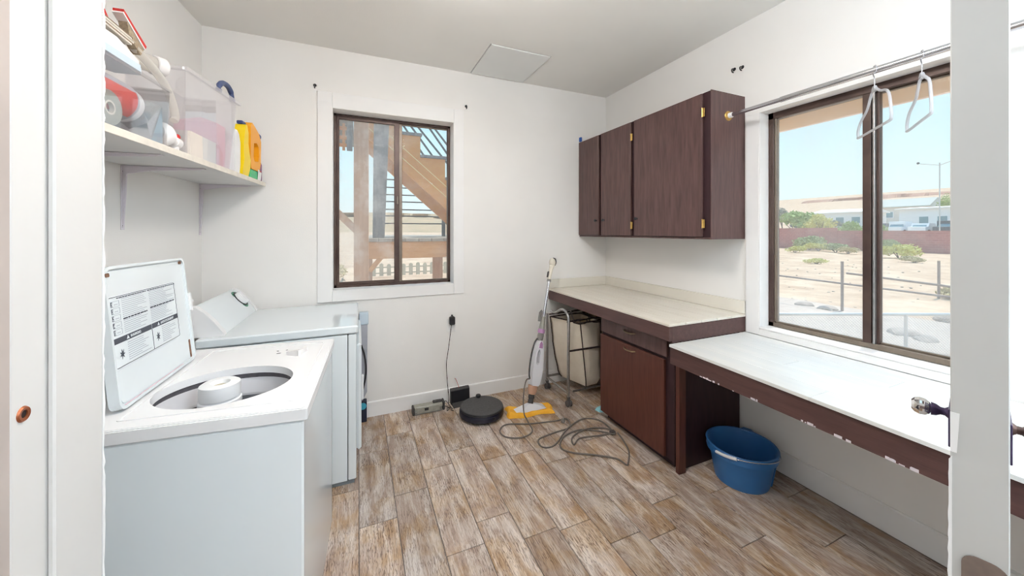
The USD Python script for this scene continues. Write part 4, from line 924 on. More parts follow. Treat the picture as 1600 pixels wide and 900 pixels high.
# robot vacuum and its dock
RC = V([.905, 2.735])
rv = Thing("robot_vacuum", "round black robot vacuum parked at its dock", "robot vacuum", (*RC, 0))
rv.part("chassis", lathe([(0, .008), (.150, .008), (.166, .016), (.172, .030), (.1725, .055), (.168, .066), (0, .066)], (*RC, 0), (0, 0, 1), 64), "robot_side", smooth=35)
rv.part("bumper", lathe([(.1728, .022), (.1765, .026), (.1768, .052), (.1732, .058)], (*RC, 0), (0, 0, 1), 64), "robot_side", smooth=35)
rv.part("top_cover", lathe([(.169, .0662), (.172, .071), (.170, .078), (.163, .081), (.155, .0795), (0, .0795)], (*RC, 0), (0, 0, 1), 64), "black_dusty", smooth=35)
rv.part("rim_ring", lathe([(.1632, .0812), (.170, .0792), (.1725, .0725)], (*RC, 0), (0, 0, 1), 64), "black_plastic", smooth=35)
rv.part("latch_notch", bx(RC[0] + .030, RC[0] + .052, RC[1] - .180, RC[1] - .174, .036, .060, .002), "black_plastic")
rv.part("sensor", lathe([(.020, 0), (.022, .012), (.018, .020), (0, .021)], (RC[0] + .02, RC[1] + .150, .079), (0, 0, 1), 20), "black_plastic", smooth=40)
for s in (-1, 1):
    rv.part("wheel", lathe([(0, -.012), (.028, -.012), (.028, .012), (0, .012)], (RC[0] + s * .11, RC[1], .029), (1, 0, 0), 20), "rubber")
dk = Thing("charging_dock", "small black charging dock against the baseboard behind the robot vacuum", "dock", (.80, 2.985, 0), 4)
dk.part("tower", hull([(.722, 3.0, .0), (.888, 3.012, 0), (.722, 3.045, 0), (.888, 3.053, 0), (.722, 3.008, .108), (.888, 3.02, .108), (.722, 3.045, .118), (.888, 3.053, .118)]), "black_plastic")
dk.part("tray", hull([(.728, 2.93, 0), (.885, 2.94, 0), (.728, 2.999, 0), (.885, 3.010, 0), (.728, 2.93, .006), (.885, 2.94, .006), (.728, 2.999, .014), (.885, 3.010, .014)]), "black_dusty")
dk.part("top_strip", hull([(.722, 3.01, .1085), (.888, 3.022, .1085), (.722, 3.045, .1185), (.888, 3.053, .1185), (.722, 3.014, .113), (.888, 3.026, .113), (.722, 3.044, .122), (.888, 3.052, .122)]), "black_dusty")
dk.part("lead", tube(smooth([(.805, 3.035, .10), (.79, 3.046, .15), (.775, 3.05, .19), (.765, 3.05, .20)], 4), .0018, 6), "red_plastic", smooth=50)
# dust bin lying on the floor
db = Thing("dust_bin", "grey see-through dust bin lying by the baseboard, left of the dock", "dust bin", (.52, 2.955, 0), 3)
mk = lambda x0, x1, y0, y1, z0, z1, c=.004: bx(x0, x1, y0, y1, z0, z1, c)
db.part("tray", mk(.412, .632, 2.935, 2.995, .0, .030), "grey_plastic")
db.part("window", mk(.430, .610, 2.930, 2.9345, .012, .055, .001), "grey_clear")
db.part("lid", mk(.408, .636, 2.938, 2.998, .0302, .062, .006), "grey_clear", smooth=30)
db.part("end_cap", mk(.395, .4115, 2.932, 2.998, .0, .064, .006), "black_dusty", smooth=30)
db.part("end_cap", mk(.6365, .655, 2.935, 3.000, .0, .074, .006), "black_dusty", smooth=30)
db.part("ridge", mk(.560, .632, 2.955, 2.985, .0622, .078, .004), "black_dusty")
db.part("latch", [mk(.490, .520, 2.926, 2.9298, .030, .052, .001)], "black_plastic")
for pts, lab_ in (([(.668, 2.99, .006), (.685, 2.96, .006), (.69, 2.93, .006), (.665, 2.905, .005), (.675, 2.935, .01), (.70, 2.955, .006), (.715, 2.92, .006)], "thin dark wire curled on the floor, the loop nearer the dust bin"), ([(.660, 3.022, .012), (.68, 3.03, .03), (.70, 3.01, .01), (.708, 2.955, .006), (.712, 2.925, .005), (.70, 2.90, .005), (.715, 2.885, .005)], "thin dark wire rising along the baseboard beside the black dock")):
    single("electric_wire", tube(smooth(pts, 6), .0026, 6), "cord_dark", lab_, "wire", group="wires between the dust bin and the dock", smooth=50)

# steam mop leaning on the counter corner
B0, B1 = V([1.293, 2.640, .075]), V([1.600, 2.845, 1.150])
MD = (B1 - B0) / np.linalg.norm(B1 - B0); ML = np.linalg.norm(B1 - B0)
MS = V([MD[2], 0, -MD[0]]); MS /= np.linalg.norm(MS); MF = np.cross(MD, MS); MF = -MF if MF[1] > 0 else MF
def MP(u, a=0.0, b=0.0):
    u = float(np.interp(u, [0, .1, .19, .53, .64, .745, 1.0, 3.0], [0, .06, .13, .49, .585, .69, 1.0, 3.0]))
    return B0 + MD * u + MS * a + MF * b
def mop_lathe(pr, sx=1, sy=1, n=28):
    v = lathe(pr, n=n, scale=(sx, sy)); q = v.vertices; v.vertices = V([MP(p[2], p[0], p[1]) for p in q]); v.fix_normals(); return v
def mop_ext(poly, b0, b1):
    v = ext(poly, b1 - b0); q = v.vertices; v.vertices = V([MP(p[1], p[0], b0 + p[2]) for p in q]); v.fix_normals(); return v
mp = Thing("steam_mop", "white and mauve upright steam mop leaning against the counter corner", "steam mop", (1.29, 2.635, 0))
wbody = Polygon([(-.030, .190), (.034, .190), (.046, .23), (.050, .30), (.046, .37), (.030, .47), (.012, .53), (-.014, .53), (-.030, .47), (-.040, .38), (-.044, .28)]).buffer(-.01).buffer(.01, quad_segs=4)
whole = Polygon([(-.020, .355), (-.024, .44), (-.008, .468), (.004, .44), (.006, .36), (-.006, .345)]).buffer(-.006).buffer(.006, quad_segs=4)
mp.part("body", mop_ext(wbody.difference(whole), -.036, .036), "mop_white", smooth=40)
mp.part("badge", mop_ext(Polygon([(-.016, .475), (.014, .475), (.010, .505), (-.002, .522), (-.014, .505)]).buffer(.002), .0362, .039), "mop_purple")
mp.part("collar", mop_lathe([(0, .5305), (.020, .5305), (.026, .545), (.028, .575), (.026, .60), (0, .60)]), "grey_plastic", smooth=40)
mp.part("ring", mop_lathe([(0, .6005), (.030, .601), (.031, .625), (.029, .640), (0, .640)]), "mop_purple", smooth=40)
mp.part("shoulder", mop_lathe([(0, .6405), (.026, .641), (.020, .70), (.018, .745), (0, .745)]), "grey_clear", smooth=40)
mp.part("clip", mop_ext(Polygon([(-.046, .70), (-.0225, .70), (-.020, .78), (-.030, .79), (-.046, .77)]), -.008, .008), "grey_plastic")
mp.part("pole", mop_lathe([(0, .7455), (.0125, .746), (.0125, ML - .135), (0, ML - .135)], n=20), "chrome", smooth=40)
mp.part("pole_collar", mop_lathe([(0, ML - .1345), (.020, ML - .134), (.018, ML - .115), (0, ML - .115)], n=20), "grey_plastic", smooth=40)
hnd = [MP(ML - .1145), MP(ML - .05, .002), MP(ML - .005, .004), MP(ML + .035, .014)]
mp.part("grip", [tube(smooth(hnd, 5), [.016] * 5 + [.018] * 5 + [.022] * 6, 14), ball(MP(ML + .042, .006), .030, 2, (1, 1, 1.35))], "mop_cream", smooth=50, label="cream hand grip")
mp.part("trigger", tube(smooth([MP(ML + .080, .008), MP(ML + .078, .030), MP(ML + .052, .040), MP(ML + .025, .034)], 5), .009, 10), "black_dusty", smooth=50)
mp.part("cord_hook", mop_ext(Polygon([(-.026, ML - .10), (-.017, ML - .10), (-.017, ML - .045), (-.026, ML - .05)]), -.006, .006), "black_dusty")
mp.part("water_tank", mop_lathe([(0, .100), (.030, .100), (.040, .14), (.042, .189), (0, .189)], 1, .8), "mop_amber", smooth=40, label="amber see-through water tank")
mp.part("joint", [ball(MP(.068, 0, 0), .026, 2), tube([MP(.06), (1.289, 2.635, .068)], [.020, .024], 12), mop_lathe([(0, .078), (.020, .078), (.026, .0995), (0, .0995)], n=20)], "black_dusty", smooth=40)
HC = V([1.288, 2.635, 0])
mp.part("foot", hull([(HC[0] + x, HC[1] + y, z) for x, y, z in ((-.13, -.045, .024), (.13, -.045, .024), (-.13, .045, .024), (.13, .045, .024), (-.055, -.038, .040), (.055, -.038, .040), (-.05, .03, .044), (.05, .03, .044), (-.022, -.015, .072), (.022, -.015, .072), (0, .02, .072))]), "mop_white", smooth=40)
hz = smooth([MP(.545, -.030, .004), MP(.50, -.052, .006), MP(.42, -.064, .008), MP(.34, -.066, .01), MP(.27, -.060, .012), MP(.235, -.048, .014)], 6)
mp.part("hose", tube(hz, .0065, 8), "black_dusty", smooth=50)
# the orange pad: a folded microfibre cloth under the foot
gx, gy = np.meshgrid(np.linspace(-.195, .19, 44), np.linspace(-.075, .085, 24), indexing="ij")
nz_ = meshkit.fbm(np.stack([gx * 22, gy * 22, gx * 0], -1).reshape(-1, 3), 3, 5).reshape(gx.shape)
edge = np.clip(np.minimum(np.minimum(gx + .195, .19 - gx), np.minimum(gy + .075, .085 - gy)) / .02, 0, 1) ** .5
hgt = (.010 + .030 * nz_ * (.35 + .65 * np.clip(np.abs(gx) / .12 - .3, 0, 1))) * edge + .002
hgt = np.where((np.abs(gx) < .135) & (np.abs(gy) < .05), np.minimum(hgt, .0225), hgt + .012 * edge * np.exp(-((gy + .055) / .02) ** 2))
co, si = math.cos(-.12), math.sin(-.12)
X_, Y_ = gx + .012 * np.sin(gy * 40), gy + .010 * np.sin(gx * 25)
vt = np.stack([HC[0] + co * X_ - si * Y_, HC[1] + si * X_ + co * Y_, hgt], -1).reshape(-1, 3)
vb = vt.copy(); vb[:, 2] = .001
na, nb = gx.shape; f = []
for i in range(na - 1):
    for j in range(nb - 1):
        k = i * nb + j; f += [[k, k + nb, k + nb + 1], [k, k + nb + 1, k + 1]]
bd = [j for j in range(nb)] + [i * nb + nb - 1 for i in range(1, na)] + [(na - 1) * nb + j for j in range(nb - 2, -1, -1)] + [i * nb for i in range(na - 2, 0, -1)]
N_ = na * nb
f += [[t + N_ for t in q[::-1]] for q in list(f)]
for q in range(len(bd)):
    a_, b_ = bd[q], bd[(q + 1) % len(bd)]; f += [[a_, b_, b_ + N_], [a_, b_ + N_, a_ + N_]]
pad = trimesh.Trimesh(np.vstack([vt, vb]), f, process=False); pad.fix_normals()
mp.part("mop_pad", pad, "orange_cloth", smooth=50, label="folded orange cloth pad")
# mains cord of the mop, in loops over the floor
def fp(x, y, z=.005): return (x, y, z)
_F = lambda px, py: (px, py)
cp_ = [MP(.235, -.048, .014), MP(.225, -.085, .03), MP(.16, -.105, .05), (1.195, 2.57, .12), (1.185, 2.53, .05), (1.20, 2.50, .008)]
loop = [(1.17, 2.36), (1.06, 2.31), (.965, 2.37), (.955, 2.46), (1.03, 2.51), (1.20, 2.46), (1.40, 2.42), (1.49, 2.40), (1.45, 2.30), (1.30, 2.28), (1.16, 2.24), (1.15, 2.16), (1.24, 2.15), (1.42, 2.28), (1.60, 2.36), (1.70, 2.32), (1.72, 2.22), (1.70, 2.12), (1.60, 2.12), (1.44, 2.14), (1.36, 2.10), (1.40, 2.18), (1.53, 2.22), (1.66, 2.20), (1.72, 2.13), (1.69, 2.09), (1.62, 2.17), (1.50, 2.24), (1.34, 2.20), (1.26, 2.11), (1.30, 2.03), (1.42, 1.94), (1.53, 1.86), (1.545, 1.79), (1.57, 1.80), (1.66, 1.90), (1.71, 2.02), (1.725, 2.09)]
rz_ = random.Random(2)
path = [tuple(p) for p in cp_] + [fp(x, y, .0058 + .006 * (k % 3 == 1)) for k, (x, y) in enumerate(loop)]
mp.part("mains_cord", tube(smooth(path, 9), .0052, 8), "cord_grey", smooth=50, label="long grey mains cord in loose loops")
mp.part("cord_tie", [ball((1.445, 2.385, .012), .016, 1), tube([(1.43, 2.35, .016), (1.45, 2.39, .022), (1.475, 2.43, .014)], .004, 6)], "grey_plastic")
mp.part("plug", [bx(1.675, 1.715, 2.095, 2.125, .0, .024, .005)], "cord_dark")

# laundry sorter cart
lc = Thing("laundry_cart", "metal-framed canvas laundry sorter under the counter", "laundry cart", (1.9, 2.78, 0))
def rail(pts, r=.0115, k=6, m="tube_metal", name="tube"):
    lc.part(name, tube(smooth(pts, k), r, 12), m, smooth=50)
XL, XR2, YN, YF2 = 1.625, 2.27, 2.595, 2.965
rail([(XL, YN, .075), (XL, YN, .40), (XL + .004, YN, .70), (XL + .004, YN + .02, .765), (XL + .004, YN + .07, .792), (XL + .004, YN + .13, .785), (XL + .004, YN + .22, .742), (XL + .004, YN + .30, .735)], name="side_hoop")
rail([(XL, YF2, .075), (XL, YF2, .40), (XL, YF2, .70)], name="leg")
rail([(XR2, YN, .075), (XR2, YN, .70)], name="leg"); rail([(XR2, YF2, .075), (XR2, YF2, .70)], name="leg")
rail([(XL, YN + .005, .105), (XL, YF2 - .005, .105)], .010, name="lower_rail"); rail([(XR2, YN, .105), (XR2, YF2, .105)], .010, name="lower_rail")
rail([(XL, YF2, .115), (XR2, YF2, .115)], .010, name="lower_rail"); rail([(XL + .06, YN + .02, .105), (XR2, YN + .02, .105)], .008, name="lower_rail")
rail([(XL, YN, .46), (XR2, YN, .46)], .008, m="wire_dark", name="cross_bar")
for x, y in ((XL, YN), (XL, YF2), (XR2, YN), (XR2, YF2)):
    cs = lc.part("caster", [lathe([(0, -.010), (.022, -.010), (.025, -.006), (.025, .006), (.022, .010), (0, .010)], (x + dx, y - .008, .025), (1, 0, .0), 20) for dx in (-.013, .013)], "rubber", smooth=40)
    lc.part("fork", hull([(x + a_, y + b_, z) for a_, b_, z in ((-.012, -.012, .076), (.012, -.012, .076), (-.012, .012, .076), (.012, .012, .076), (-.003, -.018, .030), (.003, -.018, .030), (-.003, .004, .030), (.003, .004, .030))]), "rubber", parent=cs)
def bag(q0, q1, zb, zt, m, nm="bag"):
    """A soft hanging bag between four top corners q0 and four bottom corners q1."""
    nu, nv = 40, 22; v = []; f = []
    for j in range(nv):
        t = j / (nv - 1)
        A = V(q0) * (1 - t) + V(q1) * t
        if t > .93: A = A + (A.mean(0) - A) * ((t - .93) / .07) * .12
        ringp = []
        for k in range(nu):
            u = k / nu * 4; i = int(u); w = u - i
            ringp.append(A[i] * (1 - w) + A[(i + 1) % 4] * w)
        ringp = V(ringp); ctr = A.mean(0)
        nn = meshkit.fbm(np.c_[ringp * 7, np.full(nu, t * 2.2)][:, [0, 1, 2]], 3, 8)
        sag = .020 * math.sin(PI * t) * (nn - .35) * 2 + .018 * math.sin(PI * min(1, t * 1.1)) * (np.abs((np.arange(nu) / nu * 4) % 1 - .5) < .4)
        dirs = ringp - ctr; dirs /= np.maximum(np.linalg.norm(dirs, axis=1, keepdims=True), 1e-6)
        ringp = ringp + dirs * sag[:, None]
        v.append(np.c_[ringp, np.full(nu, zt + (zb - zt) * t + (.006 * (nn - .5) if j < nv - 1 else 0))])
    v = np.vstack(v)
    for j in range(nv - 1):
        for k in range(nu):
            k2 = (k + 1) % nu; f += [[j * nu + k, (j + 1) * nu + k, (j + 1) * nu + k2], [j * nu + k, (j + 1) * nu + k2, j * nu + k2]]
    c0_ = len(v); v = np.vstack([v, v[-nu:].mean(0) + [0, 0, -.006]])
    for k in range(nu): f.append([(nv - 1) * nu + k, c0_, (nv - 1) * nu + (k + 1) % nu])
    b_ = trimesh.Trimesh(v, f, process=False)
    p_ = lc.part(nm, b_, m, smooth=50)
    g = v[:-1].reshape(nv, nu, 3)
    for k in (0, 10, 20, 30):
        lc.part("seam_piping", tube(g[:, k] + (g[:, k] - g[:, (k + 20) % 40]) * .012, .0048, 6), "piping", smooth=50, parent=p_)
    lc.part("top_hem", tube(g[0], .006, 6, closed=True), "piping", smooth=50, parent=p_)
    return p_
bag([(1.765, 2.625), (1.985, 2.640), (1.985, 2.955), (1.655, 2.950)], [(1.835, 2.635), (1.985, 2.650), (1.985, 2.94), (1.745, 2.94)], .105, .675, "canvas")
bag([(1.992, 2.640), (2.24, 2.640), (2.24, 2.955), (1.992, 2.955)], [(1.995, 2.650), (2.21, 2.650), (2.21, 2.94), (1.995, 2.94)], .115, .68, "canvas_tan")
def wire(pts, r=.0042): lc.part("wire_hanger", tube(smooth(pts, 5), r, 7), "wire_dark", smooth=50)
for y in (2.64, 2.95):
    wire([(1.64, y, .695), (1.80, y, .700), (2.0, y, .705), (2.25, y, .70)], .006)
for x0 in (1.70, 1.86, 2.02, 2.13):
    wire([(x0, 2.62, .695), (x0 + .03, 2.70, .73), (x0 + .06, 2.79, .752), (x0 + .03, 2.88, .73), (x0, 2.97, .695)])
    wire([(x0 - .01, 2.62, .69), (x0 + .05, 2.615, .672), (x0 + .12, 2.62, .675), (x0 + .13, 2.63, .70), (x0 + .06, 2.64, .705), (x0 - .01, 2.64, .70)])
single("blue_rag", hull([(1.80, 2.40, .0), (1.86, 2.38, .0), (1.84, 2.46, 0), (1.79, 2.45, 0), (1.81, 2.41, .03), (1.84, 2.42, .045), (1.86, 2.40, .03), (1.80, 2.44, .025)]), "cyan_cloth", "scrap of pale blue rag on the floor behind the base cabinet", "rag", smooth=40)

# blue bucket
BK = V([2.100, 1.432])
bu = Thing("bucket", "blue plastic bucket with a wire handle under the window bench", "bucket", (*BK, 0))
outer = [(0, .012), (.120, .012), (.126, .0), (.138, .0), (.142, .012), (.166, .155), (.168, .160), (.182, .163), (.184, .172), (.182, .198), (.186, .203), (.188, .208), (.184, .212), (.176, .211), (.172, .204), (.164, .160), (.136, .022), (0, .020)]
bu.part("body", lathe(outer, (*BK, 0), (0, 0, 1), 72), "bucket_blue", smooth=40)
tt = math.radians(25)
bu.part("pour_lip", [hull([(BK[0] + r * math.cos(tt + a_), BK[1] + r * math.sin(tt + a_), z) for r, a_, z in ((.176, -.28, .205), (.176, .28, .205), (.203, -.10, .214), (.203, .10, .214), (.176, -.25, .185), (.176, .25, .185), (.195, 0, .196))])], "bucket_blue", smooth=40)
for t in (math.radians(-60), math.radians(-42)):
    bu.part("groove_rib", bar((BK[0] + .1445 * math.cos(t), BK[1] + .1445 * math.sin(t), .012), (BK[0] + .168 * math.cos(t), BK[1] + .168 * math.sin(t), .152), .008), "bucket_blue")
ha = [(BK[0] + .189 * math.cos(t), BK[1] + .189 * math.sin(t), .196 + .010 * math.sin((t - math.radians(188)) * 2)) for t in np.linspace(math.radians(172), math.radians(345), 30)]
bl = bu.part("bail_wire", tube(ha, .0028, 8), "chrome", smooth=50)
i0, i1 = 0, 7
bu.part("bail_grip", tube(ha[i0:i1], .0085, 12), "plastic_white", smooth=50, parent=bl, label="white handle grip")
for t in (math.radians(172), math.radians(345)):
    bu.part("ear", ball((BK[0] + .187 * math.cos(t), BK[1] + .187 * math.sin(t), .190), .012, 1), "bucket_blue", smooth=50)

# ================================================================== OUTSIDE
GZ = -0.45
def ground_h(x, y):
    """Height of the desert: level by the house, rising slowly beyond the block wall and to the north."""
    r = max(x - 52, 0) * .075 + max(x - 150, 0) * .03
    n = max(y - 30, 0) * .028 if x < 60 else 0
    return GZ + r + n
def terrain(xs, ys, hf, amp, sc_, seed):
    gx, gy = np.meshgrid(xs, ys, indexing="ij")
    h = np.vectorize(hf)(gx, gy) + amp * (meshkit.fbm(np.stack([gx / sc_, gy / sc_, gx * 0], -1).reshape(-1, 3), 4, seed).reshape(gx.shape) - .5) * 2
    v = np.stack([gx, gy, h], -1).reshape(-1, 3); m, n = gx.shape; f = []
    idx = np.arange(m * n).reshape(m, n)
    a, b, c, d = idx[:-1, :-1].ravel(), idx[1:, :-1].ravel(), idx[1:, 1:].ravel(), idx[:-1, 1:].ravel()
    return trimesh.Trimesh(v, np.vstack([np.c_[a, b, c], np.c_[a, c, d]]), process=False)
xs = np.unique(np.concatenate([np.linspace(-60, -2, 20), np.linspace(-2, 60, 100), np.linspace(60, 420, 60)]))
ys = np.unique(np.concatenate([np.linspace(-120, -4, 30), np.linspace(-4, 60, 90), np.linspace(60, 420, 50)]))
tm = terrain(xs, ys, ground_h, .05, 3.0, 2)
inside = (tm.vertices[:, 0] > -3) & (tm.vertices[:, 0] < 3.6) & (tm.vertices[:, 1] > -3) & (tm.vertices[:, 1] < 4)
tm.vertices[inside, 2] = GZ
single("ground", tm, "sand", kind="structure", smooth=True)
rdx = np.linspace(4.2, 9.6, 24); rdy = np.linspace(-8, 30, 90)
single("gravel_track", terrain(rdx + 1.6, rdy, lambda x, y: GZ + .03 + .035 * math.sin((x - 5.8) / 5.4 * PI), .02, .5, 6), "gravel", kind="structure", smooth=True)
# the mesa to the east and the scrub hills to the north
def ridge(points, depth, m, seed, name, drop=0.0, jag=.8):
    """A long ridge through points (x, y, top): a rubble slope, a cliff band and a flat top, running back depth metres."""
    P = V(points, float); q = np.linspace(0, len(P) - 1, 160); top = np.stack([np.interp(q, np.arange(len(P)), P[:, k]) for k in range(3)], 1)
    t = np.gradient(top[:, :2], axis=0); nrm = np.c_[t[:, 1], -t[:, 0]]; nrm /= np.linalg.norm(nrm, axis=1, keepdims=True)
    nrm *= np.sign((nrm * -top[:, :2]).sum(1))[:, None]               # towards the house
    rows = []
    H = top[:, 2]; jn = meshkit.fbm(np.c_[q * 1.3, q * 0, q * 0], 4, seed) - .5
    for k, (out, fz, fj) in enumerate(((depth * .75, .0, 0), (depth * .45, .26, .5), (depth * .2, .55, 1), (depth * .06, .74, 1.5), (depth * .02, .80, 1.5), (0, .97, .8), (-depth * .05, 1.0, .6), (-depth * .5, 1.0, 0), (-depth, .3, 0))):
        j2 = meshkit.fbm(np.c_[q * 2.1, q * 0 + k * 7, q * 0], 4, seed + 1) - .5
        rows.append(np.c_[top[:, :2] + nrm * (out + depth * .12 * j2 * fj)[:, None] if np.ndim(out + depth * .12 * j2 * fj) else top[:, :2], H * fz + jag * jn * fj + (1 - fz) * (drop)])
    v = np.vstack(rows); n = len(q); f = []
    for k in range(len(rows) - 1):
        for i in range(n - 1):
            a = k * n + i; f += [[a, a + 1, a + n + 1], [a, a + n + 1, a + n]]
    t_ = trimesh.Trimesh(v, f, process=False)
    return single(name, t_, m, kind="structure", smooth=25)
def az(deg, r, z):
    return (r * math.sin(math.radians(deg)), r * math.cos(math.radians(deg)), z)
ridge([az(46, 330, 20), az(56, 330, 20), az(60, 330, 20.6), az(62.2, 330, 20.4), az(62.9, 320, 23.2), az(66, 310, 23.2), az(68.5, 300, 23.6), az(71, 300, 23.4), az(75, 300, 23.0), az(82, 300, 22.0)], 120, "mesa_rock", 3, "mesa", 2.0)
ridge([az(-40, 150, 9), az(-20, 150, 8.6), az(-4, 150, 8.8), az(4, 150, 9.2), az(10, 150, 8.9), az(20, 150, 8.4), az(40, 160, 8)], 90, "scrub_hill", 9, "scrub_hills", 0.5, .4)

# foliage: many small leaf cards set at random through a lumpy crown
def foliage(c, rx, rz, n, leaf, seed, ry=None, lumps=7):
    g = np.random.default_rng(seed); ry = ry or rx
    L = g.normal(size=(lumps, 3)); L /= np.linalg.norm(L, axis=1, keepdims=True); L *= .55; L[:, 2] = np.abs(L[:, 2]) * .9 - .25
    k = g.integers(0, lumps, n); d = g.normal(size=(n, 3)); d /= np.linalg.norm(d, axis=1, keepdims=True)
    p = L[k] + d * (.45 * g.random(n) ** .4)[:, None]
    p = p * V([rx, ry, rz]) + V(c)
    a = g.normal(size=(n, 3)); a /= np.linalg.norm(a, axis=1, keepdims=True); b = np.cross(a, g.normal(size=(n, 3))); b /= np.linalg.norm(b, axis=1, keepdims=True)
    s = leaf * (.6 + .8 * g.random(n))[:, None]
    v = np.stack([p - a * s, p + b * s * .5, p + a * s, p - b * s * .5], 1).reshape(-1, 3)
    i = np.arange(n)[:, None] * 4
    return trimesh.Trimesh(v, np.vstack([i + [0, 1, 2], i + [0, 2, 3]]), process=False)
def gh(x, y): return ground_h(x, y)
def shrub(name, x, y, rx, h, m, lab, catg, grp, seed, n=900, trunk=None):
    t = Thing(name, lab, catg, (x, y, gh(x, y)), group=grp); z = gh(x, y)
    g = random.Random(seed)
    hh = h if trunk is None else h - trunk
    z0 = z + (trunk or 0)
    t.part("foliage", foliage((x, y, z0 + hh * .48), rx, hh * .58, n, max(.05, rx * .085), seed), m, kind="stuff")
    st_ = []
    for k in range(5 if trunk is None else 4):
        a = 2 * PI * k / 5 + g.random()
        if trunk is None: st_.append(tube([(x, y, z - .05), (x + rx * .35 * math.cos(a), y + rx * .35 * math.sin(a), z + h * .5)], [.03, .012], 5))
        else: st_.append(tube([(x, y, z + trunk * .7), (x + rx * .4 * math.cos(a), y + rx * .4 * math.sin(a), z0 + hh * .5)], [.08, .03], 5))
    if trunk: st_.append(tube([(x, y, z - .1), (x + .05, y, z + trunk * .75)], [.14, .10], 7))
    t.part("stems", st_, "trunk_brown", kind="stuff")
# red block wall in two lengths
for (ya_, yb2, zt_, lab) in ((21.2, 40, 1.80, "taller length of red block wall across the desert lot, on the left"), (-12, 21.19, 1.50, "lower, longer length of red block wall across the desert lot")):
    bw = Thing("block_wall", lab, "wall", (46, (ya_ + yb2) / 2, GZ))
    zr = zt_ - .10 if ya_ < 0 else zt_
    bw.part("courses", hull([(x, y, z) for x in (46, 46.2) for y, zz in ((ya_, zr), (yb2, zt_)) for z in (GZ - .3, zz)]), "red_block")
    bw.part("cap_course", hull([(x, y, z) for x in (45.96, 46.24) for y, zz in ((ya_, zr), (yb2, zt_)) for z in (zz + .001, zz + .06)]), "red_block")
SG = "shrubs on the desert lot"
for i, (x, y, rx, h, m, lab) in enumerate((
        (43.6, 22.4, 1.7, 1.75, "leaf_olive", "tall grey-green shrub before the red wall, left of its step"),
        (36.5, 19.9, .95, .8, "leaf_gold", "low yellow-green shrub at the left edge of the large window's view"),
        (41.6, 20.6, 1.35, 1.0, "leaf_gold", "wide golden shrub in front of the red wall"),
        (39.8, 18.4, 1.15, 1.0, "leaf_olive", "round pale green shrub, third along the red wall"),
        (38.2, 16.8, .8, .85, "leaf_dry", "small dry shrub just left of the window mullion"),
        (43.5, 16.3, 1.3, 1.5, "leaf_olive", "grey-green shrub just right of the window mullion against the red wall"),
        (35.2, 12.6, 1.25, 1.35, "leaf_gold", "bushy golden shrub in the right pane before the red wall"),
        (31.5, 10.6, .8, .45, "leaf_dry", "flat dry shrub in the right pane on bare sand"),
        (24.6, 12.3, .65, .45, "leaf_gold", "lone yellow tuft on the open sand in the left pane"),
        (15.8, 4.4, .55, .35, "leaf_dry", "dry grass clump at the foot of the far fence post"))):
    shrub("desert_shrub", x, y, rx, h, m, lab, "shrub", SG, 40 + i)
TG = "trees beyond the red wall"
for i, (x, y, rx, h, m, lab, tr) in enumerate((
        (66, 36.0, 4.2, 4.6, "leaf_green", "broad pale green tree beyond the wall at the far left", .8),
        (60, 29.6, 2.0, 4.6, "leaf_gold", "yellow-green tree rising behind the wall's step", .8),
        (58, 25.4, 1.8, 3.2, "leaf_green", "low rounded green tree beside the wall's step", .5),
        (56.5, 22.3, 1.4, 2.8, "leaf_green", "low green tree left of the window mullion", .5),
        (80, 46.0, 1.8, 5.4, "leaf_grey", "dark narrow tree standing in front of the hillside", 1.0),
        (76, 37.8, 4.0, 2.6, "leaf_grey", "dark spreading bush between the trees beyond the wall", .4),
        (98, 29.0, 1.5, 6.4, "leaf_green", "small green tree between the two houses on the right", 1.2))):
    shrub("distant_tree", x, y, rx, h, m, lab, "tree", TG, 80 + i, 1300, tr)
# houses on the slope
def house(lab, cx, cy, w, dpt, hgt, rise, wall_m, roof_m, wins, rot):
    z = gh(cx, cy) - .3
    h_ = Thing("house", lab, "house", (cx, cy, z), rot)
    c, s = math.cos(math.radians(rot)), math.sin(math.radians(rot))
    def W(a, b, zz): return (cx + c * a - s * b, cy + s * a + c * b, z + zz)
    h_.part("walls", hull([W(a, b, zz) for a in (-dpt / 2, dpt / 2) for b in (-w / 2, w / 2) for zz in (0, hgt)]), wall_m)
    ov = .4
    h_.part("roof", hull([W(a, b, hgt + .001) for a in (-dpt / 2 - ov, dpt / 2 + ov) for b in (-w / 2 - ov, w / 2 + ov)] + [W(a, b, hgt + .18) for a in (-dpt / 2 - ov, dpt / 2 + ov) for b in (-w / 2 - ov, w / 2 + ov)] + [W(0, b, hgt + rise) for b in (-w / 2 - ov, w / 2 + ov)]), roof_m)
    for (b0, b1, z0, z1) in wins:
        f_ = h_.part("window", hull([W(a, b, zz) for a in (-dpt / 2 - .05, -dpt / 2 - .001) for b in (b0 - .1, b1 + .1) for zz in (z0 - .1, z1 + .1)]), "house_white")
        h_.part("pane", hull([W(a, b, zz) for a in (-dpt / 2 - .08, -dpt / 2 - .051) for b in (b0, b1) for zz in (z0, z1)]), "pane_dark", parent=f_)
house("long white house with dark windows beyond the wall, left of the mullion", 88, 38.6, 8.2, 7, 3.0, .9, "house_white", "roof_white", ((-3.2, -2.0, 1.1, 2.2), (-.8, .4, 1.1, 2.2), (1.8, 3.0, 1.1, 2.2)), 0)
house("cream house with a grey gable roof high on the slope in the right pane", 103, 35.4, 7.0, 8, 3.2, 1.9, "house_cream", "roof_grey", ((-2.2, -1.2, 1.2, 2.3), (1.2, 2.2, 1.2, 2.3)), 4)
house("low white house with a flat pale roof at the right edge of the view", 84, 24.6, 7.6, 8, 3.3, .5, "house_white", "roof_white", ((-1.6, -.6, 1.1, 2.1), (.4, 1.4, 1.1, 2.1)), -6)
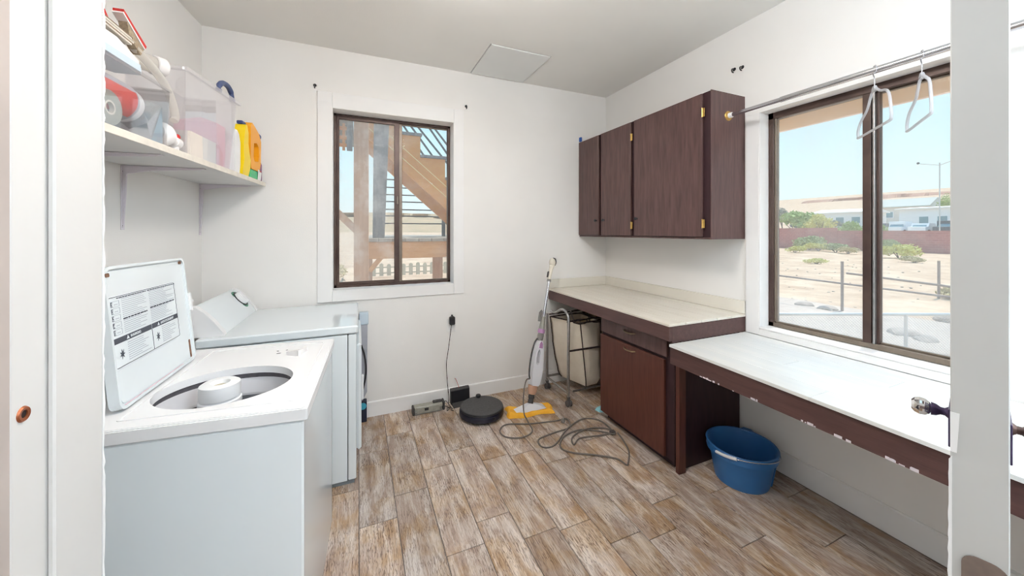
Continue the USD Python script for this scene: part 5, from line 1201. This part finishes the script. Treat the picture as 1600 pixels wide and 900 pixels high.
# parked vehicles
def vehicle(lab, x, y, L, m, truck=False):
    z = gh(x, y) + .05
    t = Thing("car", lab, "car", (x, y, z), group="cars parked beyond the wall")
    tp_ = 1.75 if truck else 1.45
    prof = [(-L / 2, .35), (L / 2, .35), (L / 2, .85), (L * .30, .95), (L * .18, tp_), (-L * .22, tp_), (-L * .30 if not truck else -L * .22, 1.0), (-L / 2, .95)]
    t.part("body", ext(Polygon(prof).buffer(.04), 1.7, (x, y + .85, z), (1, 0, 0), (0, 0, 1)), m)
    t.part("rear_window", hull([(x + a, y + b, z + c) for a, c in ((-L * .335, 1.0), (-L * .235, 1.38)) for a2 in (0,) for b in (-.65, .65)] + [(x - L * .20, y + b, z + c) for c in (1.0, 1.38) for b in (-.65, .65)]), "pane_dark")
    for a in (-L * .3, L * .3):
        for b in (-.86, .86):
            t.part("wheel", lathe([(0, -.09), (.33, -.09), (.33, .09), (0, .09)], (x + a, y + b, z + .30), (0, 1, 0), 14), "tyre")
vehicle("white pickup parked end-on beyond the wall in the right pane", 72, 25.6, 4.6, "car_white", True)
vehicle("low white car parked end-on right of the pickup beyond the wall", 72, 23.3, 4.2, "car_white")
vehicle("dark car parked end-on left of the pickup beyond the wall", 73, 28.0, 4.2, "car_dark")
vehicle("dark van parked end-on at the right of the white car beyond the wall", 72, 20.9, 4.6, "car_dark", True)
ap = Thing("antenna_mast", "thin mast with a crossbar standing against the sky in the right pane", "mast", (64, 19.4, gh(64, 19.4)))
zb_ = gh(64, 19.4)
ap.part("pole", tube([(64, 19.4, zb_ - .2), (64, 19.4, 9.7)], .06, 6), "galv")
ap.part("crossbar", tube([(64, 21.2, 9.9), (64, 19.4, 9.4), (64, 17.6, 10.1)], .035, 6), "galv")
for yy, zz in ((21.2, 9.95), (17.6, 10.15)): ap.part("light_head", ball((64, yy, zz), .14, 1), "steel_dark")

# wire fences on the lot
def post(t, x, y, z0, z1, r=.03, m="rust_pipe", name="post"): t.part(name, tube([(x, y, z0), (x, y, z1)], r, 8), m)
f1 = Thing("pipe_fence", "rusty pipe fence with one rail and thin posts across the sand", "fence", (10.56, 4.75, GZ))
p1_, p2_ = V([10.56, 4.756]), V([15.45, 4.70])
post(f1, *p1_, GZ - .2, .76); post(f1, *p2_, GZ - .2, .62, .032)
f1.part("rail", tube([(10.3, 7.4, .30), (10.45, 6.2, .28), (*p1_, .235), (10.75, 2.9, .17)], .022, 8), "rust_pipe")
f1.part("rail", tube([(11.0, 2.9, .18), (12.2, 2.6, .1)], .022, 8), "rust_pipe")
f1.part("brace_rail", tube([(15.6, 6.9, .02), (*p2_, -.08), (14.6, 3.3, -.12)], .035, 8), "rust_pipe")
cf = Thing("chain_link_fence", "low chain-link fence with a pale top rail just outside the large window", "fence", (6.0, 2.0, GZ))
ra, rb = V([5.0, 3.74]), V([9.2, 1.98])
def FP(t, z): return (ra[0] + (rb[0] - ra[0]) * t, ra[1] + (rb[1] - ra[1]) * t, z)
ZTR = .22
cf.part("top_rail", tube([FP(-.3, ZTR + .012), FP(.5, ZTR), FP(1.2, ZTR - .01)], .024, 10), "galv", smooth=50)
for t in (-.28, .12, .62, 1.15): cf.part("post", tube([FP(t, GZ - .2), FP(t, ZTR - .02)], .022, 8), "galv")
ms = []
for k in range(-30, 135):
    for sgn in (1, -1):
        a_, b_ = k / 100, k / 100 + sgn * .15
        if -.3 < a_ < 1.2 and -.3 < b_ < 1.2:
            P_, Q_ = V(FP(a_, GZ + .02)), V(FP(b_, ZTR - .03)); ms.append(tube([P_, Q_], .0022, 3))
cf.part("wire_mesh", ms, "galv", kind="stuff")
for i, (x, y, r, lab) in enumerate(((10.5, 5.50, .16, "grey rock at the left of the gravel under the large window's view"), (10.4, 4.98, .17, "flat grey rock beside the thin fence post"), (9.1, 3.20, .20, "grey rock in the right pane, left of a pair"), (8.9, 2.85, .16, "grey rock in the right pane, right of a pair"), (11.5, 3.35, .2, "dark rock by the far rail in the right pane"))):
    g = ball((0, 0, 0), r, 2, (1.3, 1.0, .55)); g.vertices += (meshkit.fbm(g.vertices * 9 + i, 3, i)[:, None] - .5) * g.vertices * .9
    g.apply_translation((x, y, GZ + r * .3)); single("rock", g, "rock", lab, "rock", "rocks on the gravel", smooth=30)
gs = np.random.default_rng(21); peb = []
for k in range(170):
    d_ = gs.uniform(5.5, 34); a_ = math.radians(gs.uniform(58, 77)); x, y = d_ * math.sin(a_), d_ * math.cos(a_); r = gs.uniform(.012, .028) * (1 + d_ / 28)
    g = trimesh.creation.icosphere(0, 1.0); g.vertices *= V([r * gs.uniform(.8, 1.5), r, r * .55]) * (1 + .25 * (gs.random((12, 1)) - .5)); g.apply_translation((x, y, ground_h(x, y) + r * .2)); peb.append(g)
single("pebbles", peb, "rock", "small stones strewn over the sandy lot outside the large window", "pebbles", kind="stuff")
pk = Thing("loose_plank", "short pale plank lying on the ground under the right pane", "plank", (6.6, 1.6, GZ))
pk.part("board", [bar((6.9, 1.75, GZ + .07), (6.2, 1.75, GZ + .07), .10, .03)], "stripe_pale")

# eave over the large window
ev = Thing("roof_eave", "wood-lined roof eave above the large window outside", "eave", (2.85, 1.0, 2.34))
EX = 3.05
for k in range(5):
    a_ = X2 + .005 + k * (EX - X2 - .005) / 5; b_ = X2 + .005 + (k + 1) * (EX - X2 - .005) / 5
    ev.part("soffit_board", bx(a_ + .002, b_ - .002, -1.6, 3.6, 2.345, 2.365, .002), "soffit")
ev.part("fascia", bx(EX, EX + .03, -1.6, 3.6, 2.255, 2.46, .003), "fascia")
ev.part("deck_board", bx(X2, EX + .10, -1.6, 3.6, 2.4605, 2.49), "fascia")

# deck, posts and stair outside the small window
dkk = Thing("deck", "grey weathered deck on brown beams outside the small window", "deck", (.5, 6, 1.2))
for k in range(14):
    a_ = .06 + k * .145
    dkk.part("deck_board", bx(a_, a_ + .139, 4.22, 8.0, 1.355, 1.395, .004), "deck_grey")
dkk.part("beam", bx(.10, 2.05, 4.25, 4.30, 1.165, 1.3545, .003), "beam_wood")
dkk.part("beam", bx(.10, .15, 4.3005, 7.95, 1.165, 1.3545, .003), "beam_wood")
dkk.part("beam", bx(.10, 2.05, 7.95, 8.0, 1.165, 1.3545, .003), "beam_wood")
for (x, y) in ((1.01, 5.0), (2.0, 4.4), (.2, 7.9), (1.98, 7.9)):
    dkk.part("post", bx(x - .06, x + .06, y - .06, y + .06, GZ - .2, 1.164, .004), "post_wood")
dkk.part("brace", bar((.11, 4.275, 1.03), (.25, 4.275, 1.20), .05, .045), "beam_wood")
bp = Thing("brown_post", "tall brown timber post close outside the small window", "post", (.025, 3.97, GZ))
bp.part("post", bx(-.045, .095, 3.9, 4.04, GZ - .2, 3.4, .006), "post_wood")
bp.part("brace", bar((-.46, 3.97, 1.93), (-.02, 3.97, 1.48), .07, .06), "post_wood")
gp = Thing("grey_post", "weathered grey timber post standing on the deck, seen behind the brown post", "post", (.23, 4.40, 1.395))
gp.part("post", hull([(x, y, z) for x, y, z in ((.148, 4.34, 1.396), (.272, 4.34, 1.396), (.148, 4.46, 1.396), (.272, 4.46, 1.396), (.165, 4.34, 3.0), (.335, 4.34, 3.0), (.165, 4.46, 3.0), (.335, 4.46, 3.0))]), "post_grey")
sr = Thing("outdoor_stair", "orange timber stair with grey treads climbing past the small window", "stairs", (.6, 4.8, 1.4))
run, rise = .318, .268
pts_t = []; Xs0, Zs0 = 1.357, 2.105
# notched stringer: steps up to the left
st0 = [(1.357 - run * k, 2.14 + rise * k) for k in range(-1, 5)]
up_pts = []
for (x, z) in st0:
    up_pts += [(x, z), (x - run, z)] if False else [(x, z - rise), (x, z)]
low = [(st0[-1][0], st0[-1][1] - .60), (st0[0][0], st0[0][1] - .66)]
poly = Polygon(up_pts + low).buffer(0).intersection(sbox(-5, 1.402, 9, 9))
for y_ in (4.65, 5.45):
    sr.part("stringer", ext(poly, .05, (0, y_ + .05, 0), (1, 0, 0), (0, 0, 1)), "stair_wood")
for k, (x, z) in enumerate(st0[:-1]):
    sr.part("tread", bx(x - run - .012, x + .012, 4.62, 5.53, z + .001 - (0), z + .034, .004), "post_grey") if False else sr.part("tread", bx(x - run, x + .02, 4.62, 5.53, z + .0005, z + .036, .004), "post_grey")
def along(d0, d1, w):
    a_ = V([st0[-1][0], 0, st0[-1][1]]); b_ = V([st0[0][0], 0, st0[0][1]])
    return bar((a_[0], 4.6475, a_[2] - d0), (b_[0], 4.6475, b_[2] - d0 - .0), w, .004)
sr.part("light_line", along(.34, 0, .010), "stripe_pale"); sr.part("light_line", along(.475, 0, .010), "stripe_pale")
rl_ = Thing("deck_railing", "dark steel railing with level rods at the far side of the deck", "railing", (.8, 5.6, 1.395))
for z in (2.242, 2.125, 2.017, 1.915, 1.798, 1.701, 1.589):
    rl_.part("rod", tube([(.22, 5.62, z), (1.24, 5.62, z)], .010, 6), "steel_dark")
rl_.part("post", bx(1.205, 1.255, 5.60, 5.65, 1.396, 1.80, .003), "steel_dark"); rl_.part("post", bx(.20, .25, 5.60, 5.65, 1.396, 2.30, .003), "steel_dark")
rl_.part("brace", tube([(1.02, 5.64, 1.90), (1.30, 5.64, 1.58)], .018, 6), "steel_dark")
sl = Thing("stair_railing", "dark sloping steel rods of the stair railing against the sky", "railing", (.9, 5.7, 2.4))
for (xa_, za_, xb_, zb2) in ((.44, 3.17, .82, 2.50), (.55, 3.20, 1.02, 2.54), (.63, 3.24, 1.20, 2.49), (.79, 3.16, 1.42, 2.43), (.93, 3.22, 1.45, 2.52), (1.02, 3.20, 1.48, 2.65), (.30, 3.20, .62, 2.66)):
    sl.part("rod", tube([(xa_, 5.70, za_), (xb_, 5.70, zb2)], .016, 6), "steel_dark")
ul = Thing("upper_landing", "underside of the upper landing with orange joists, top left of the small window", "landing", (-.3, 4.9, 2.6))
ul.part("boards", bx(-.9, -.06, 4.4, 5.9, 2.74, 2.78, .003), "post_grey")
for k, z in enumerate((2.69, 2.58, 2.49)):
    ul.part("joist", bx(-.9, -.13, 4.66, 4.70, z - .018, z + .018, .003), "stair_wood")
ul.part("joist", bx(-.175, -.145, 4.64, 4.658, 2.42, 2.74, .003), "stair_wood")
ul.part("hanger_post", bx(-.125, -.065, 4.5, 4.56, 2.40, 2.739, .003), "post_grey")
pf = Thing("picket_fence", "low wooden picket fence far behind the deck", "fence", (.9, 16, GZ))
for k in range(16):
    x = .2 + k * .30; h = .50 + .05 * ((k * 7) % 5) / 5
    pf.part("picket", hull([(x + a_, 16.0 + b_, z) for a_ in (0, .16) for b_ in (0, .025) for z in (GZ + .05, GZ + h)] + [(x + .08, 16.0 + b_, GZ + h + .05) for b_ in (0, .025)]), "picket")
pf.part("rail", bx(.1, 5.1, 16.026, 16.06, GZ + .14, GZ + .19), "picket"); pf.part("rail", bx(.1, 5.1, 16.026, 16.06, GZ + .38, GZ + .43), "picket")
for i, (x, y, rx, h, m, lab) in enumerate(((-1.2, 12.5, .9, 1.0, "leaf_grey", "grey bare bush behind the brown post, left of the small window's view"), (-.9, 15.0, .7, .9, "leaf_dry", "dry bush low in the left pane of the small window"), (3.5, 30, 2.2, 1.4, "leaf_dry", "dry scrub far beyond the deck"))):
    shrub("desert_shrub", x, y, rx, h, m, lab, "shrub", SG, 140 + i)
